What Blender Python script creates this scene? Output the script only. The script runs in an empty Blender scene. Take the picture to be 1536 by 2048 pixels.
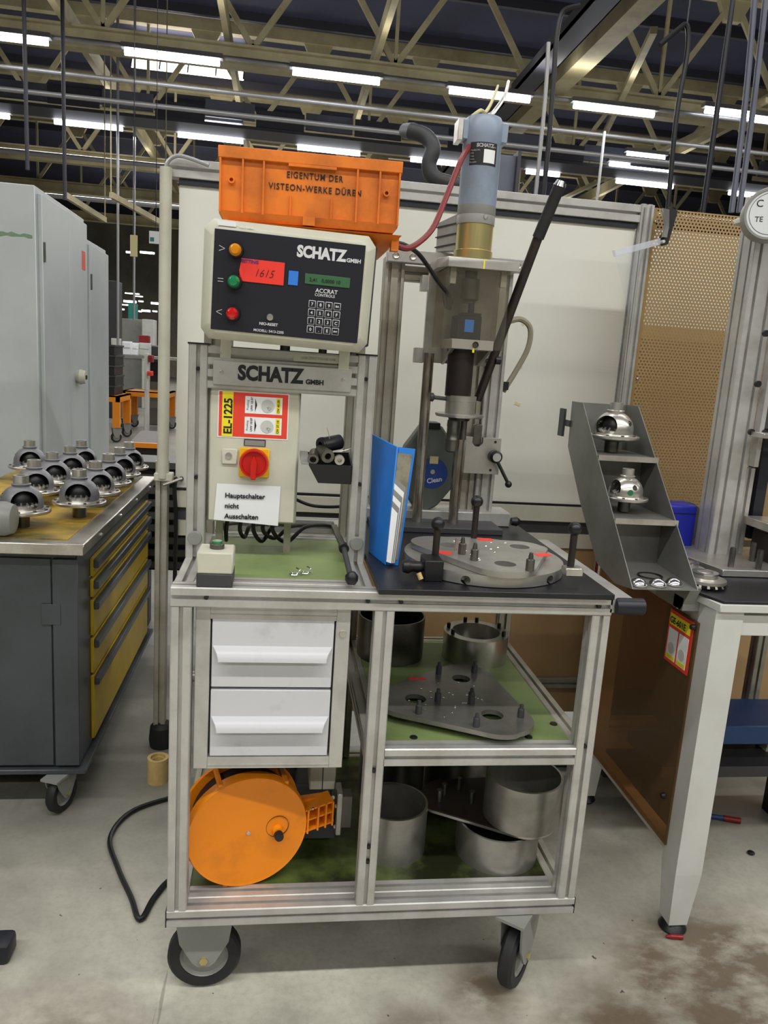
import bpy, bmesh, math, random
from math import sin, cos, pi, radians, sqrt, atan2, hypot
from mathutils import Vector, Matrix, Euler
random.seed(7)
S = bpy.context.scene
COL = S.collection
FZ = -0.03                                   # floor level (the trolley frame bottom is z = 0.2)

# ------------------------------------------------------------------ camera
FPX = 1520.35
CP = Vector((0.2192, -1.6169, 1.5378))
CR = Vector((0.9894052, -0.12954726, 0.0655352))
CU = Vector((-0.03908029, 0.19708986, 0.97960621))
CF = Vector((0.13982163, 0.97178861, -0.18993899))
cam = bpy.data.cameras.new('camera'); co = bpy.data.objects.new('camera', cam); COL.objects.link(co)
co.matrix_world = Matrix(((CR.x, CU.x, -CF.x, CP.x), (CR.y, CU.y, -CF.y, CP.y), (CR.z, CU.z, -CF.z, CP.z), (0, 0, 0, 1)))
cam.sensor_fit = 'VERTICAL'; cam.sensor_height = 36.0; cam.lens = 36.0 * FPX / 2048.0
cam.clip_start = 0.05; cam.clip_end = 200
S.camera = co

def at(px, py, X=None, Y=None, Z=None):      # a photograph pixel met with a real plane of the hall
    d = CF + CR * ((px - 768) / FPX) - CU * ((py - 1024) / FPX)
    k = (X - CP.x) / d.x if X is not None else (Y - CP.y) / d.y if Y is not None else (Z - CP.z) / d.z
    return CP + d * k

# ------------------------------------------------------------------ world, exposure, lamps of the hall, added front fill
w = bpy.data.worlds.new('world'); S.world = w; w.use_nodes = True
w.node_tree.nodes['Background'].inputs[0].default_value = (0.55, 0.62, 0.8, 1)
w.node_tree.nodes['Background'].inputs[1].default_value = 0.06
S.view_settings.view_transform = 'Standard'; S.view_settings.look = 'None'
S.view_settings.exposure = 0.42; S.view_settings.gamma = 1.0; S.view_settings.use_curve_mapping = False

def area(name, loc, sx, sy, power, color, rot=(0, 0, 0)):
    l = bpy.data.lights.new(name, 'AREA'); l.shape = 'RECTANGLE'; l.size = sx; l.size_y = sy; l.energy = power; l.color = color
    o = bpy.data.objects.new(name, l); COL.objects.link(o); o.location = loc; o.rotation_euler = rot
    return o
TUBEC = (1.0, 0.985, 0.94)
for yy, pw in ((-7.0, 330), (-2.6, 470), (2.2, 190), (7.0, 230), (11.6, 250), (16.1, 250), (20.8, 260), (27.0, 500), (34.0, 600)):
    area('lamp_row', (2.0, yy, 5.85), 18.0, 0.16, pw, TUBEC)
    area('lamp_row_upward', (2.0, yy, 6.35), 18.0, 0.16, pw * 0.25, TUBEC, (pi, 0, 0))
area('front_fill', (0.3, -5.2, 4.3), 7.0, 0.6, 16, TUBEC, (radians(58), 0, 0))  # fill light added behind the camera, not a fitting of the hall

# ------------------------------------------------------------------ materials
def srgb(h):
    c = [int(h[i:i + 2], 16) / 255 for i in (0, 2, 4)]
    return tuple(((x / 12.92) if x <= 0.04045 else ((x + 0.055) / 1.055) ** 2.4) for x in c) + (1,)
MATS = {}
def mat(name, hexc, rough=0.5, metal=0.0, dirt=None, amt=0.35, scale=8.0, stretch=(1, 1, 1), bump=0.0, emit=0.0, alpha=None, coat=0.0, lo=0.42, hi=0.68):
    if name in MATS: return MATS[name]
    m = bpy.data.materials.new(name); m.use_nodes = True; nt = m.node_tree; b = nt.nodes['Principled BSDF']
    base = srgb(hexc); b.inputs['Base Color'].default_value = base
    b.inputs['Roughness'].default_value = rough; b.inputs['Metallic'].default_value = metal
    if coat: b.inputs['Coat Weight'].default_value = coat
    if emit:
        b.inputs['Emission Color'].default_value = base; b.inputs['Emission Strength'].default_value = emit
    if dirt or bump:
        tc = nt.nodes.new('ShaderNodeTexCoord'); mp = nt.nodes.new('ShaderNodeMapping'); mp.inputs['Scale'].default_value = stretch
        nt.links.new(tc.outputs['Object'], mp.inputs[0])
        n = nt.nodes.new('ShaderNodeTexNoise'); n.inputs['Scale'].default_value = scale; n.inputs['Detail'].default_value = 6; n.inputs['Roughness'].default_value = 0.65
        nt.links.new(mp.outputs[0], n.inputs['Vector'])
        if dirt:
            r = nt.nodes.new('ShaderNodeMapRange'); r.inputs[1].default_value = lo; r.inputs[2].default_value = hi; r.inputs[3].default_value = 0; r.inputs[4].default_value = amt
            nt.links.new(n.outputs['Fac'], r.inputs[0])
            mx = nt.nodes.new('ShaderNodeMix'); mx.data_type = 'RGBA'; mx.inputs[6].default_value = base; mx.inputs[7].default_value = srgb(dirt)
            nt.links.new(r.outputs[0], mx.inputs[0]); nt.links.new(mx.outputs[2], b.inputs['Base Color'])
        if bump:
            bp = nt.nodes.new('ShaderNodeBump'); bp.inputs['Strength'].default_value = bump; bp.inputs['Distance'].default_value = 0.003
            nt.links.new(n.outputs['Fac'], bp.inputs['Height']); nt.links.new(bp.outputs[0], b.inputs['Normal'])
    MATS[name] = m
    return m
M = dict(
    alu=mat('anodised_aluminium', 'C2C1BE', 0.36, 0.45, '8f8a80', 0.45, 9, (1, 1, 1)),
    aluold=mat('old_aluminium', 'b3b1a6', 0.4, 0.35, '7a6f4a', 0.5, 6),
    slot=mat('slot_grey', '8f8e8b', 0.6, 0.3),
    cream=mat('cream_paint', 'c9c8b8', 0.45, 0, '9c9880', 0.3, 5),
    white=mat('white_paint', 'c8c9c5', 0.4, 0, 'a5a49a', 0.35, 4),
    board=mat('white_board', 'e2e3da', 0.4, 0, 'c2bfa6', 0.35, 1.1),
    drawer=mat('white_drawer', 'cbccd0', 0.35, 0, '8e8e8e', 0.5, 9, (1, 1, 1), lo=0.56, hi=0.8),
    green=mat('green_lino', '84975f', 0.4, 0, '59683f', 0.55, 4),
    greend=mat('green_lino_oily', '5b6a34', 0.35, 0, '1c1d12', 0.95, 5, lo=0.35, hi=0.6),
    black=mat('black_plastic', '16161a', 0.4),
    rubber=mat('black_rubber', '17181c', 0.6, 0, '2c2b2a', 0.5, 14),
    mat=mat('black_bench_mat', '121318', 0.42, 0, '26272d', 0.5, 6),
    navy=mat('navy_panel', '161824', 0.45),
    orange=mat('orange_plastic', 'e57a18', 0.45, 0, '7a3c14', 0.65, 6, lo=0.46, hi=0.72),
    orange2=mat('orange_reel_paint', 'f08a0c', 0.38, 0, '9a5410', 0.5, 6, lo=0.52, hi=0.8),
    blue=mat('blue_motor_paint', '8b99ad', 0.38, 0.05, '6b705f', 0.5, 10, lo=0.5, hi=0.75),
    binder=mat('blue_binder', '1f7ad8', 0.45, 0, '155a9e', 0.4, 7),
    blue2=mat('blue_box_paint', '1c249c', 0.4),
    teal=mat('teal_paint', '1c7d74', 0.5),
    steel=mat('machined_steel', 'd2cfc8', 0.3, 0.85, '8a857c', 0.5, 9),
    steeld=mat('dark_steel', '77756f', 0.34, 0.85, '2f2c28', 0.5, 10),
    chrome=mat('chrome', 'd2d2d4', 0.2, 1.0), dull=mat('dull_turned_steel', 'a3a19a', 0.36, 0.75, '6c6962', 0.6, 7),
    cast=mat('cast_iron_grey', '86868a', 0.45, 0.35, '4d4c50', 0.4, 14),
    plate=mat('grey_plate', 'bfbdb8', 0.34, 0.75, '8a857a', 0.5, 8),
    brown=mat('browned_steel', '3a3230', 0.4, 0.5, '1f1a18', 0.5, 6),
    brass=mat('yellow_chromate', 'cfc187', 0.28, 0.75, '8a8f5f', 0.5, 3, (8, 8, 0.6)),
    rod=mat('oily_guide_rod', 'd8d2c6', 0.2, 0.9, '5a4328', 0.8, 5, (3, 3, 0.8)),
    redp=mat('red_plastic', 'c81a10', 0.35), redl=mat('red_label', 'e4402c', 0.5), redn=mat('fluorescent_red_paper', 'f03a2e', 0.5),
    yellow=mat('yellow_plastic', 'e8b312', 0.4), yell=mat('yellow_label', 'f0e02a', 0.5),
    drawy=mat('yellow_drawer', 'bfa012', 0.45, 0, '7d6a14', 0.4, 5),
    yellm=mat('yellow_mat', 'bd9a3a', 0.5, 0, '4c4a26', 0.95, 3.5, lo=0.36, hi=0.62),
    gcart=mat('dark_green_grey_paint', '434a4d', 0.38, 0, '26292b', 0.6, 2.5),
    paper=mat('paper', 'e9ebee', 0.7), ink=mat('black_ink', '101014', 0.6), pinkt=mat('faded_print', '9b9aa2', 0.7),
    wtext=mat('white_print', 'd6d6da', 0.6), amberl=mat('amber_lens', 'd98a0c', 0.15, 0, coat=1), greenl=mat('green_lens', '12804c', 0.15, 0, coat=1), redlens=mat('red_lens', 'c40c0c', 0.15, 0, coat=1),
    lcd=mat('lcd', '3f6a48', 0.3), post=mat('blue_tape', '2f7cdc', 0.6),
    tape=mat('masking_tape', 'd6cb9a', 0.7), grey=mat('grey_paint', '8b8c88', 0.45, 0, '6f6e66', 0.4, 5),
    dgrey=mat('dark_grey_paint', '3c3d40', 0.5, 0, '2a2a2c', 0.5, 4), beige=mat('beige_girder_paint', 'b3a986', 0.6, 0, '7a6f4c', 0.6, 1.2),
    deck=mat('roof_deck', '34364f', 0.8, 0, '1f1f2c', 0.7, 0.6), rack=mat('rack_sheet_steel', '858581', 0.42, 0.5, '5f5f5a', 0.6, 4), duct=mat('blue_grey_sheet', '6d7180', 0.5, 0.2, '4c4d5a', 0.5, 2), ductd=mat('dark_sheet', '3a3a44', 0.5),
    pipe=mat('pale_pipe', 'a2a2a4', 0.35, 0.4), tube=mat('fluorescent_tube', 'f2f5ff', 0.4, emit=9.0), sky=mat('rooflight_glass', 'fff6ea', 0.4, emit=5.0),
    farlamp=mat('far_fluorescent_tube', 'f6faff', 0.4, emit=5.0),
    redc=mat('dark_red_cabinet', '8c1216', 0.4, 0, '4c0c0e', 0.4, 3), bluec=mat('dark_blue_cabinet', '1f4072', 0.5), hose=mat('red_hose', '7e2a2c', 0.45),
    greyhose=mat('grey_hose', '8a8472', 0.5), locker=mat('locker_white', 'b9bfc0', 0.42, 0, '98a2a0', 0.45, 1.6), gscr=mat('green_scratch', '6f8f6c', 0.6),
    horng=mat('orange_cart', 'e88a14', 0.45), blueh=mat('blue_handle', '3d6ed8', 0.4), ring=mat('tan_plastic', 'cdb277', 0.5, 0, 'a88a4a', 0.6, 16),
    reelg=mat('reel_grey', '5f655f', 0.45, 0, '474b47', 0.5, 6), blabel=mat('blue_label', '1c418a', 0.4), dial=mat('dial_white', 'd8dcde', 0.4),
    wall=mat('hall_wall', '8a8678', 0.8, 0, '3e3d38', 0.5, 0.5), louvre=mat('dark_louvre', '55544f', 0.5, 0.2, '3a3936', 0.4, 3),
)
def mix_mat(name, tint, hexc, fac, rough=0.25):
    m = bpy.data.materials.new(name); m.use_nodes = True; nt = m.node_tree; b = nt.nodes['Principled BSDF']; out = nt.nodes['Material Output']
    b.inputs['Base Color'].default_value = srgb(hexc); b.inputs['Roughness'].default_value = rough
    t = nt.nodes.new('ShaderNodeBsdfTransparent'); t.inputs[0].default_value = srgb(tint)
    mx = nt.nodes.new('ShaderNodeMixShader'); mx.inputs[0].default_value = fac
    nt.links.new(t.outputs[0], mx.inputs[1]); nt.links.new(b.outputs[0], mx.inputs[2]); nt.links.new(mx.outputs[0], out.inputs[0])
    return m
M['amber'] = mix_mat('amber_acrylic', 'd2b088', '9a8462', 0.26, 0.2)
M['clear'] = mix_mat('smoky_clear_acrylic', 'f4f2ec', 'b4b2a8', 0.06, 0.12)
M['visor'] = mix_mat('clear_visor_plastic', 'f6f8fc', 'e8ecf4', 0.35, 0.1)
M['visor2'] = mix_mat('thin_visor_plastic', 'fafbfd', 'e8ecf4', 0.06, 0.1)
# perforated brown sheet: staggered round holes as true transparency
m = bpy.data.materials.new('perforated_brown_sheet'); m.use_nodes = True; nt = m.node_tree; N = nt.nodes; L = nt.links; b = N['Principled BSDF']
b.inputs['Base Color'].default_value = srgb('ad9269'); b.inputs['Roughness'].default_value = 0.32; b.inputs['Metallic'].default_value = 0.25
tc = N.new('ShaderNodeTexCoord'); sp = N.new('ShaderNodeSeparateXYZ'); L.new(tc.outputs['Object'], sp.inputs[0])
def mth(op, a, bb=None):
    n = N.new('ShaderNodeMath'); n.operation = op
    for i, v in enumerate((a, bb)):
        if v is None: continue
        if isinstance(v, (int, float)): n.inputs[i].default_value = v
        else: L.new(v, n.inputs[i])
    return n.outputs[0]
def holes(dx, dz, P=0.0125, Q=0.0108):
    ux = mth('ABSOLUTE', mth('SUBTRACT', mth('FRACT', mth('DIVIDE', mth('ADD', sp.outputs[0], dx + 10), P)), 0.5))
    uz = mth('ABSOLUTE', mth('SUBTRACT', mth('FRACT', mth('DIVIDE', mth('ADD', sp.outputs[2], dz + 10), Q * 2)), 0.5))
    a = mth('MULTIPLY', ux, P); c = mth('MULTIPLY', uz, Q * 2)
    return mth('LESS_THAN', mth('ADD', mth('MULTIPLY', a, a), mth('MULTIPLY', c, c)), 0.0033 ** 2)
h = mth('MAXIMUM', holes(0, 0), holes(0.00625, 0.0108))
t = N.new('ShaderNodeBsdfTransparent'); mx = N.new('ShaderNodeMixShader'); L.new(h, mx.inputs[0]); L.new(b.outputs[0], mx.inputs[1]); L.new(t.outputs[0], mx.inputs[2]); L.new(mx.outputs[0], N['Material Output'].inputs[0])
M['perf'] = m
# floor: pale painted concrete, greyer towards the back, brown stains, scratches, specks
m = bpy.data.materials.new('worn_painted_concrete'); m.use_nodes = True; nt = m.node_tree; N = nt.nodes; L = nt.links; b = N['Principled BSDF']
tc = N.new('ShaderNodeTexCoord')
def nz(scale, det=6, st=(1, 1, 1), rot=0.0):
    mp = N.new('ShaderNodeMapping'); mp.inputs['Scale'].default_value = st; mp.inputs['Rotation'].default_value = (0, 0, rot); L.new(tc.outputs['Object'], mp.inputs[0])
    n = N.new('ShaderNodeTexNoise'); n.inputs['Scale'].default_value = scale; n.inputs['Detail'].default_value = det; n.inputs['Roughness'].default_value = 0.65; L.new(mp.outputs[0], n.inputs['Vector'])
    return n.outputs['Fac']
def rng(v, a, c, lo=0, hi=1):
    r = N.new('ShaderNodeMapRange'); r.inputs[1].default_value = a; r.inputs[2].default_value = c; r.inputs[3].default_value = lo; r.inputs[4].default_value = hi; L.new(v, r.inputs[0]); return r.outputs[0]
def mixc(f, c1, c2):
    n = N.new('ShaderNodeMix'); n.data_type = 'RGBA'; L.new(f, n.inputs[0])
    for i, c in ((6, c1), (7, c2)):
        if isinstance(c, tuple): n.inputs[i].default_value = c
        else: L.new(c, n.inputs[i])
    return n.outputs[2]
c = mixc(rng(nz(1.3, 9), 0.40, 0.62), srgb('cbc8ba'), srgb('9f9c90'))
c = mixc(rng(nz(5, 8), 0.5, 0.8, 0, 0.5), c, srgb('8b867a'))
sp = N.new('ShaderNodeSeparateXYZ'); L.new(tc.outputs['Object'], sp.inputs[0])
def blob(cx, cy, r0, r1):
    dx = mth('SUBTRACT', sp.outputs[0], cx); dy = mth('SUBTRACT', sp.outputs[1], cy)
    d = mth('SQRT', mth('ADD', mth('MULTIPLY', dx, dx), mth('MULTIPLY', dy, dy)))
    return rng(d, r0, r1, 1, 0)
stain = mth('MULTIPLY', mth('MAXIMUM', mth('MAXIMUM', blob(1.50, -0.08, 0.28, 0.42), blob(1.15, -0.22, 0.15, 0.32)), mth('MAXIMUM', blob(0.80, 0.02, 0.03, 0.14), mth('MAXIMUM', blob(-0.25, -0.12, 0.02, 0.25), blob(0.6, -0.15, 0.02, 0.16)))), rng(nz(6.5, 12, (1, 1.7, 1), 0.5), 0.36, 0.56, 0.15, 0.85))
c = mixc(stain, c, srgb('5e4c38'))
lane = mth('MULTIPLY', blob(1.2, 0.95, 0.25, 0.6), rng(nz(6, 6), 0.4, 0.65, 0, 0.7))
c = mixc(lane, c, srgb('6a5d44'))
c = mixc(rng(nz(30, 3, (1, 0.04, 1), -0.45), 0.70, 0.735, 0, 0.45), c, srgb('4a463e'))
c = mixc(rng(nz(34, 2), 0.735, 0.75, 0, 0.85), c, srgb('26231e'))
c = mixc(rng(nz(16, 4, (1, 0.05, 1), 0.6), 0.66, 0.72, 0, 0.35), c, srgb('6a655a'))
c = mixc(rng(nz(60, 10), 0.45, 0.75, 0, 0.3), c, srgb('7c776b'))
# floor turns greyer from under the trolley towards the back
c = mixc(mth('MULTIPLY', rng(sp.outputs[1], 0.15, 0.8, 0, 0.9), rng(nz(2, 6), 0.2, 0.7, 0.6, 1.0)), c, srgb('6e6d66'))
L.new(c, b.inputs['Base Color']); b.inputs['Roughness'].default_value = 0.42
bp = N.new('ShaderNodeBump'); bp.inputs['Strength'].default_value = 0.08; L.new(nz(18, 8), bp.inputs['Height']); L.new(bp.outputs[0], b.inputs['Normal'])
M['floor'] = m

# ------------------------------------------------------------------ mesh kit
class G:
    def __init__(s): s.v = []; s.f = []
    def add(s, vs, fs):
        o = len(s.v); s.v += [tuple(p) for p in vs]; s.f += [tuple(i + o for i in f) for f in fs]; return s
    def box(s, a, b):
        x0, y0, z0 = a; x1, y1, z1 = b
        return s.add([(x0, y0, z0), (x1, y0, z0), (x1, y1, z0), (x0, y1, z0), (x0, y0, z1), (x1, y0, z1), (x1, y1, z1), (x0, y1, z1)],
                     [(0, 3, 2, 1), (4, 5, 6, 7), (0, 1, 5, 4), (1, 2, 6, 5), (2, 3, 7, 6), (3, 0, 4, 7)])
    def hexa(s, p):                          # eight corners, bottom ring then top ring
        return s.add(p, [(0, 3, 2, 1), (4, 5, 6, 7), (0, 1, 5, 4), (1, 2, 6, 5), (2, 3, 7, 6), (3, 0, 4, 7)])
    def bar(s, p0, p1, wx, wz, up=(0, 0, 1)):
        p0 = Vector(p0); p1 = Vector(p1); d = (p1 - p0).normalized(); u = Vector(up)
        if abs(d.dot(u)) > 0.98: u = Vector((0, 1, 0))
        r = d.cross(u).normalized() * (wx / 2); u = r.cross(d).normalized() * (wz / 2)
        return s.hexa([p0 - r - u, p0 + r - u, p1 + r - u, p1 - r - u, p0 - r + u, p0 + r + u, p1 + r + u, p1 - r + u])
    def cyl(s, p0, p1, r, n=20, r2=None):
        return s.tube([p0, p1], r, n, r2)
    def tube(s, pts, r, n=8, r2=None):
        pts = [Vector(p) for p in pts]; o = len(s.v); k = len(pts); prev = None
        for i, p in enumerate(pts):
            d = (pts[min(i + 1, k - 1)] - pts[max(i - 1, 0)]).normalized()
            if prev is None:
                a = Vector((0, 0, 1)) if abs(d.z) < 0.9 else Vector((1, 0, 0)); a = d.cross(a).normalized()
            else: a = (prev - d * prev.dot(d)).normalized()
            prev = a; b = d.cross(a); rr = r if r2 is None else r + (r2 - r) * i / (k - 1)
            for j in range(n):
                t = 2 * pi * j / n; s.v.append(tuple(p + (a * cos(t) + b * sin(t)) * rr))
        for i in range(k - 1):
            for j in range(n):
                j2 = (j + 1) % n; s.f.append((o + i * n + j, o + i * n + j2, o + (i + 1) * n + j2, o + (i + 1) * n + j))
        s.f.append(tuple(o + j for j in range(n))[::-1]); s.f.append(tuple(o + (k - 1) * n + j for j in range(n)))
        return s
    def prism(s, poly, fn, d0, d1):          # fn(u, v, d) -> point
        n = len(poly); o = len(s.v)
        s.v += [tuple(fn(u, v, d0)) for u, v in poly] + [tuple(fn(u, v, d1)) for u, v in poly]
        s.f += [tuple(o + i for i in range(n))[::-1], tuple(o + n + i for i in range(n))]
        s.f += [(o + i, o + (i + 1) % n, o + n + (i + 1) % n, o + n + i) for i in range(n)]
        return s
    def lathe(s, prof, c=(0, 0, 0), ax='z', n=32, close=False):   # prof: (r, h) list
        o = len(s.v); k = len(prof)
        for r, h in prof:
            for j in range(n):
                t = 2 * pi * j / n; x, y = r * cos(t), r * sin(t)
                q = (x, y, h) if ax == 'z' else (x, h, y) if ax == 'y' else (h, x, y)
                s.v.append((c[0] + q[0], c[1] + q[1], c[2] + q[2]))
        for i in range(k if close else k - 1):
            i2 = (i + 1) % k
            for j in range(n):
                j2 = (j + 1) % n; s.f.append((o + i * n + j, o + i * n + j2, o + i2 * n + j2, o + i2 * n + j))
        if not close:
            if prof[0][0] > 1e-5: s.f.append(tuple(o + j for j in range(n))[::-1])
            if prof[-1][0] > 1e-5: s.f.append(tuple(o + (k - 1) * n + j for j in range(n)))
        return s
    def ring(s, c, ri, ro, h0, h1, n=40, ax='z'):
        return s.lathe([(ri, h0), (ro, h0), (ro, h1), (ri, h1)], c, ax, n, True)
    def ball(s, c, r, n=14, m=9, sc=(1, 1, 1)):
        return s.lathe([(max(r * sin(pi * i / m), 1e-6) * sc[0], -r * cos(pi * i / m) * sc[2]) for i in range(m + 1)], c, 'z', n)
    def mesh(s, name, bevel=0.0, smooth=True, seg=1):
        me = bpy.data.meshes.new(name); me.from_pydata(s.v, [], s.f)
        bm = bmesh.new(); bm.from_mesh(me); bmesh.ops.remove_doubles(bm, verts=bm.verts, dist=1e-6)
        bmesh.ops.recalc_face_normals(bm, faces=bm.faces)
        if bevel: bmesh.ops.bevel(bm, geom=bm.edges[:], offset=bevel, segments=seg, affect='EDGES', profile=0.5)
        bm.to_mesh(me); bm.free()
        if smooth and len(me.polygons):
            me.polygons.foreach_set('use_smooth', [True] * len(me.polygons)); me.set_sharp_from_angle(angle=radians(38))
        return me
LOCAL = set()
def thing(name, label, cat, loc=(0, 0, 0), group=None, rot=None, local=False):
    o = bpy.data.objects.new(name, None); COL.objects.link(o); o.location = loc; o.empty_display_size = 0.05
    if rot: o.rotation_euler = rot
    if local: LOCAL.add(o)
    o['label'] = label; o['category'] = cat
    if group: o['group'] = group
    return o
def put(name, me, m, parent=None, label=None):
    o = bpy.data.objects.new(name, me); COL.objects.link(o)
    if m is not None and not me.materials: me.materials.append(m)
    if parent is not None:
        o.parent = parent
        if parent.type == 'EMPTY' and parent not in LOCAL: o.matrix_parent_inverse = Matrix.Translation(-Vector(parent.location))
    if label: o['label'] = label
    return o
def P(name, g, m, parent, label=None, bevel=0.0, smooth=True, seg=1):
    return put(name, g.mesh(name, bevel, smooth, seg), m, parent, label)
def solo(name, g, m, label, cat, group=None, bevel=0.0):
    o = put(name, g.mesh(name, bevel), m); o['label'] = label; o['category'] = cat
    if group: o['group'] = group
    return o
def struct(name, g, m, label=None, parent=None):
    o = put(name, g.mesh(name), m, parent)
    if parent is None: o['kind'] = 'structure'
    if label: o['label'] = label
    return o
def dup(root, loc=None, rot=None, label=None, group=None, scale=None, name=None):
    def cp(o, p):
        c = o.copy(); COL.objects.link(c); c.parent = p
        for ch in [x for x in KIDS.get(o.name, [])]: cp(ch, c)
        return c
    KIDS = {}
    def walk(o):
        KIDS[o.name] = list(o.children)
        for ch in o.children: walk(ch)
    walk(root); r = cp(root, None)
    if loc is not None: r.location = loc
    if rot is not None: r.rotation_euler = rot
    if scale is not None: r.scale = (scale,) * 3
    if label: r['label'] = label
    if group: r['group'] = group
    return r
def text(s, size, m, parent, loc, rot=(pi / 2, 0, 0), bold=0.0, sx=1.0, al='LEFT', depth=0.0004, name='lettering', space=1.0, shear=0.0):
    c = bpy.data.curves.new('t', 'FONT'); c.body = s; c.size = size; c.extrude = depth; c.offset = bold; c.align_x = al; c.space_character = space; c.shear = shear; c.resolution_u = 3
    o = bpy.data.objects.new('t', c); COL.objects.link(o)
    me = bpy.data.meshes.new_from_object(o.evaluated_get(bpy.context.evaluated_depsgraph_get())); me.name = name
    bpy.data.objects.remove(o); bpy.data.curves.remove(c)
    me.transform(Matrix.Translation(loc) @ Euler(rot).to_matrix().to_4x4() @ Matrix.Diagonal((sx, 1, 1, 1)))
    me.materials.clear()
    return put(name, me, m, parent)

def tslot(g, ax, x, y, z, L, a=0.045, b=0.045):
    """slotted extrusion; a, b = section sizes along the two other axes (45 or 90)"""
    w, d, ch = 0.0048, 0.011, 0.0025
    def side(n):                              # slot centres along a side of length n
        return [n / 2] if n < 0.06 else [n / 4, 3 * n / 4]
    pts = []
    for t in side(a): pts += [(t - w, 0), (t - w, d), (t + w, d), (t + w, 0)]
    pts = [(ch, 0)] + pts + [(a - ch, 0), (a, ch)]
    for t in side(b): pts += [(a, t - w), (a - d, t - w), (a - d, t + w), (a, t + w)]
    pts += [(a, b - ch), (a - ch, b)]
    for t in reversed(side(a)): pts += [(t + w, b), (t + w, b - d), (t - w, b - d), (t - w, b)]
    pts += [(ch, b), (0, b - ch)]
    for t in reversed(side(b)): pts += [(0, t + w), (d, t + w), (d, t - w), (0, t - w)]
    pts += [(0, ch)]
    if ax == 'z': fn = lambda u, v, q: (x + u, y + v, z + q)
    elif ax == 'x': fn = lambda u, v, q: (x + q, y + u, z + v)
    else: fn = lambda u, v, q: (x + u, y + q, z + v)
    return g.prism(pts, fn, 0, L)
def prof(name, ax, x, y, z, L, parent, a=0.045, b=0.045, m=None, label=None):
    g = G(); tslot(g, ax, x, y, z, L, a, b); return P(name, g, m or M['alu'], parent, label)
def smoothpts(pts, n=6):
    pts = [Vector(p) for p in pts]; out = []
    for i in range(len(pts) - 1):
        p0 = pts[max(i - 1, 0)]; p1 = pts[i]; p2 = pts[i + 1]; p3 = pts[min(i + 2, len(pts) - 1)]
        for k in range(n):
            t = k / n
            out.append(0.5 * ((2 * p1) + (p2 - p0) * t + (2 * p0 - 5 * p1 + 4 * p2 - p3) * t * t + (3 * p1 - p0 - 3 * p2 + p3) * t ** 3))
    out.append(pts[-1]); return out
def cable(name, pts, r, m, label, cat='cable', group=None, parent=None):
    g = G(); g.tube(smoothpts(pts), r, 8)
    if parent is not None: return P(name, g, m, parent, label)
    return solo(name, g, m, label, cat, group)

exec_parts = []
# ================================================================== SETTING
struct('floor', G().box((-16, -12, FZ - 0.1), (26, 46, FZ)), M['floor'])
struct('ceiling', G().box((-16, -12, 8.9), (26, 46, 9.0)), M['deck'])
struct('wall_back', G().box((-16, 46, FZ), (26, 46.2, 8.9)), M['wall'])
struct('wall_front', G().box((-16, -12.2, FZ), (26, -12, 8.9)), M['wall'])
struct('wall_left', G().box((-16.2, -12, FZ), (-16, 46, 8.9)), M['wall'])
struct('wall_right', G().box((26, -12, FZ), (26.2, 46, 8.9)), M['wall'])

# ================================================================== ROOF
# main trusses across the hall: chords, posts and diagonals are parts
TR = [('pale beige roof truss crossing the top of the picture above the nearest row of tubes', 13.1),
      ('second beige roof truss, behind the band of blue-grey sheet panels', 17.5),
      ('third roof truss, half hidden behind the second one', 21.9),
      ('fourth roof truss, far back in the hall', 26.4), ('fifth roof truss, farthest and darkest of all', 32.0)]
for lab, ty in TR:
    t = thing('roof_truss', lab, 'roof truss', (2, ty, 6.65), 'roof trusses across the hall')
    P('bottom_chord', G().box((-14, ty - 0.12, 6.42), (24, ty + 0.12, 6.46)).box((-14, ty - 0.02, 6.46), (24, ty + 0.02, 6.74)).box((-14, ty - 0.12, 6.74), (24, ty + 0.12, 6.78)), M['beige'], t)
    P('top_chord', G().box((-14, ty - 0.1, 8.55), (24, ty + 0.1, 8.8)), M['beige'], t)
    x = -13.0; k = 0
    while x < 23:
        if -9 < x < 16:
            P('brace', G().bar((x, ty, 6.76), (x + 1.25, ty, 8.6), 0.06, 0.10), M['beige'], t)
            P('brace', G().bar((x + 2.5, ty, 6.76), (x + 1.25, ty, 8.6), 0.06, 0.10), M['beige'], t)
            if k % 2 == 0: P('post', G().bar((x, ty, 6.76), (x, ty, 8.6), 0.06, 0.06), M['beige'], t)
            P('gusset_plate', G().prism([(-0.35, 0), (0.35, 0), (0.15, -0.4), (-0.15, -0.4)], lambda u, v, d, x=x: (x + 1.25 + u, d, 8.6 + v), ty - 0.06, ty + 0.06), M['beige'], t)
        x += 2.5; k += 1
# lengthwise girders and rafters
for x, z, wd, y0, y1, mt, lab in (
        (-3.55, 6.85, 0.12, 9.5, 40, 'beige', 'narrow beige lengthwise girder running over the left corridor'),
        (-0.95, 7.0, 0.10, 9.5, 40, 'beige', 'narrow beige lengthwise girder over the orange crate'),
        (1.65, 6.9, 0.10, 9.0, 40, 'beige', 'thin lengthwise girder right of the orange crate'),
        (4.95, 6.7, 0.34, 8.0, 40, 'beige', 'broad pale lengthwise girder, thickest one, above the motor lever'),
        (9.2, 6.9, 0.12, 8.0, 40, 'beige', 'lengthwise girder at the right edge of the roof')):
    solo('lengthwise_girder', G().box((x - wd / 2, y0, z - 0.12), (x + wd / 2, y1, z + 0.16)), M[mt], lab, 'girder', 'lengthwise roof girders')
solo('cable_tray', G().box((4.15, 9.0, 6.5), (4.5, 20, 6.56)).box((4.15, 9.0, 6.5), (4.17, 20, 6.7)).box((4.48, 9.0, 6.5), (4.5, 20, 6.7)), M['ductd'],
     'dark cable tray running lengthwise beside the broad pale girder', 'cable tray')
g = G(); gi = G()
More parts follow.
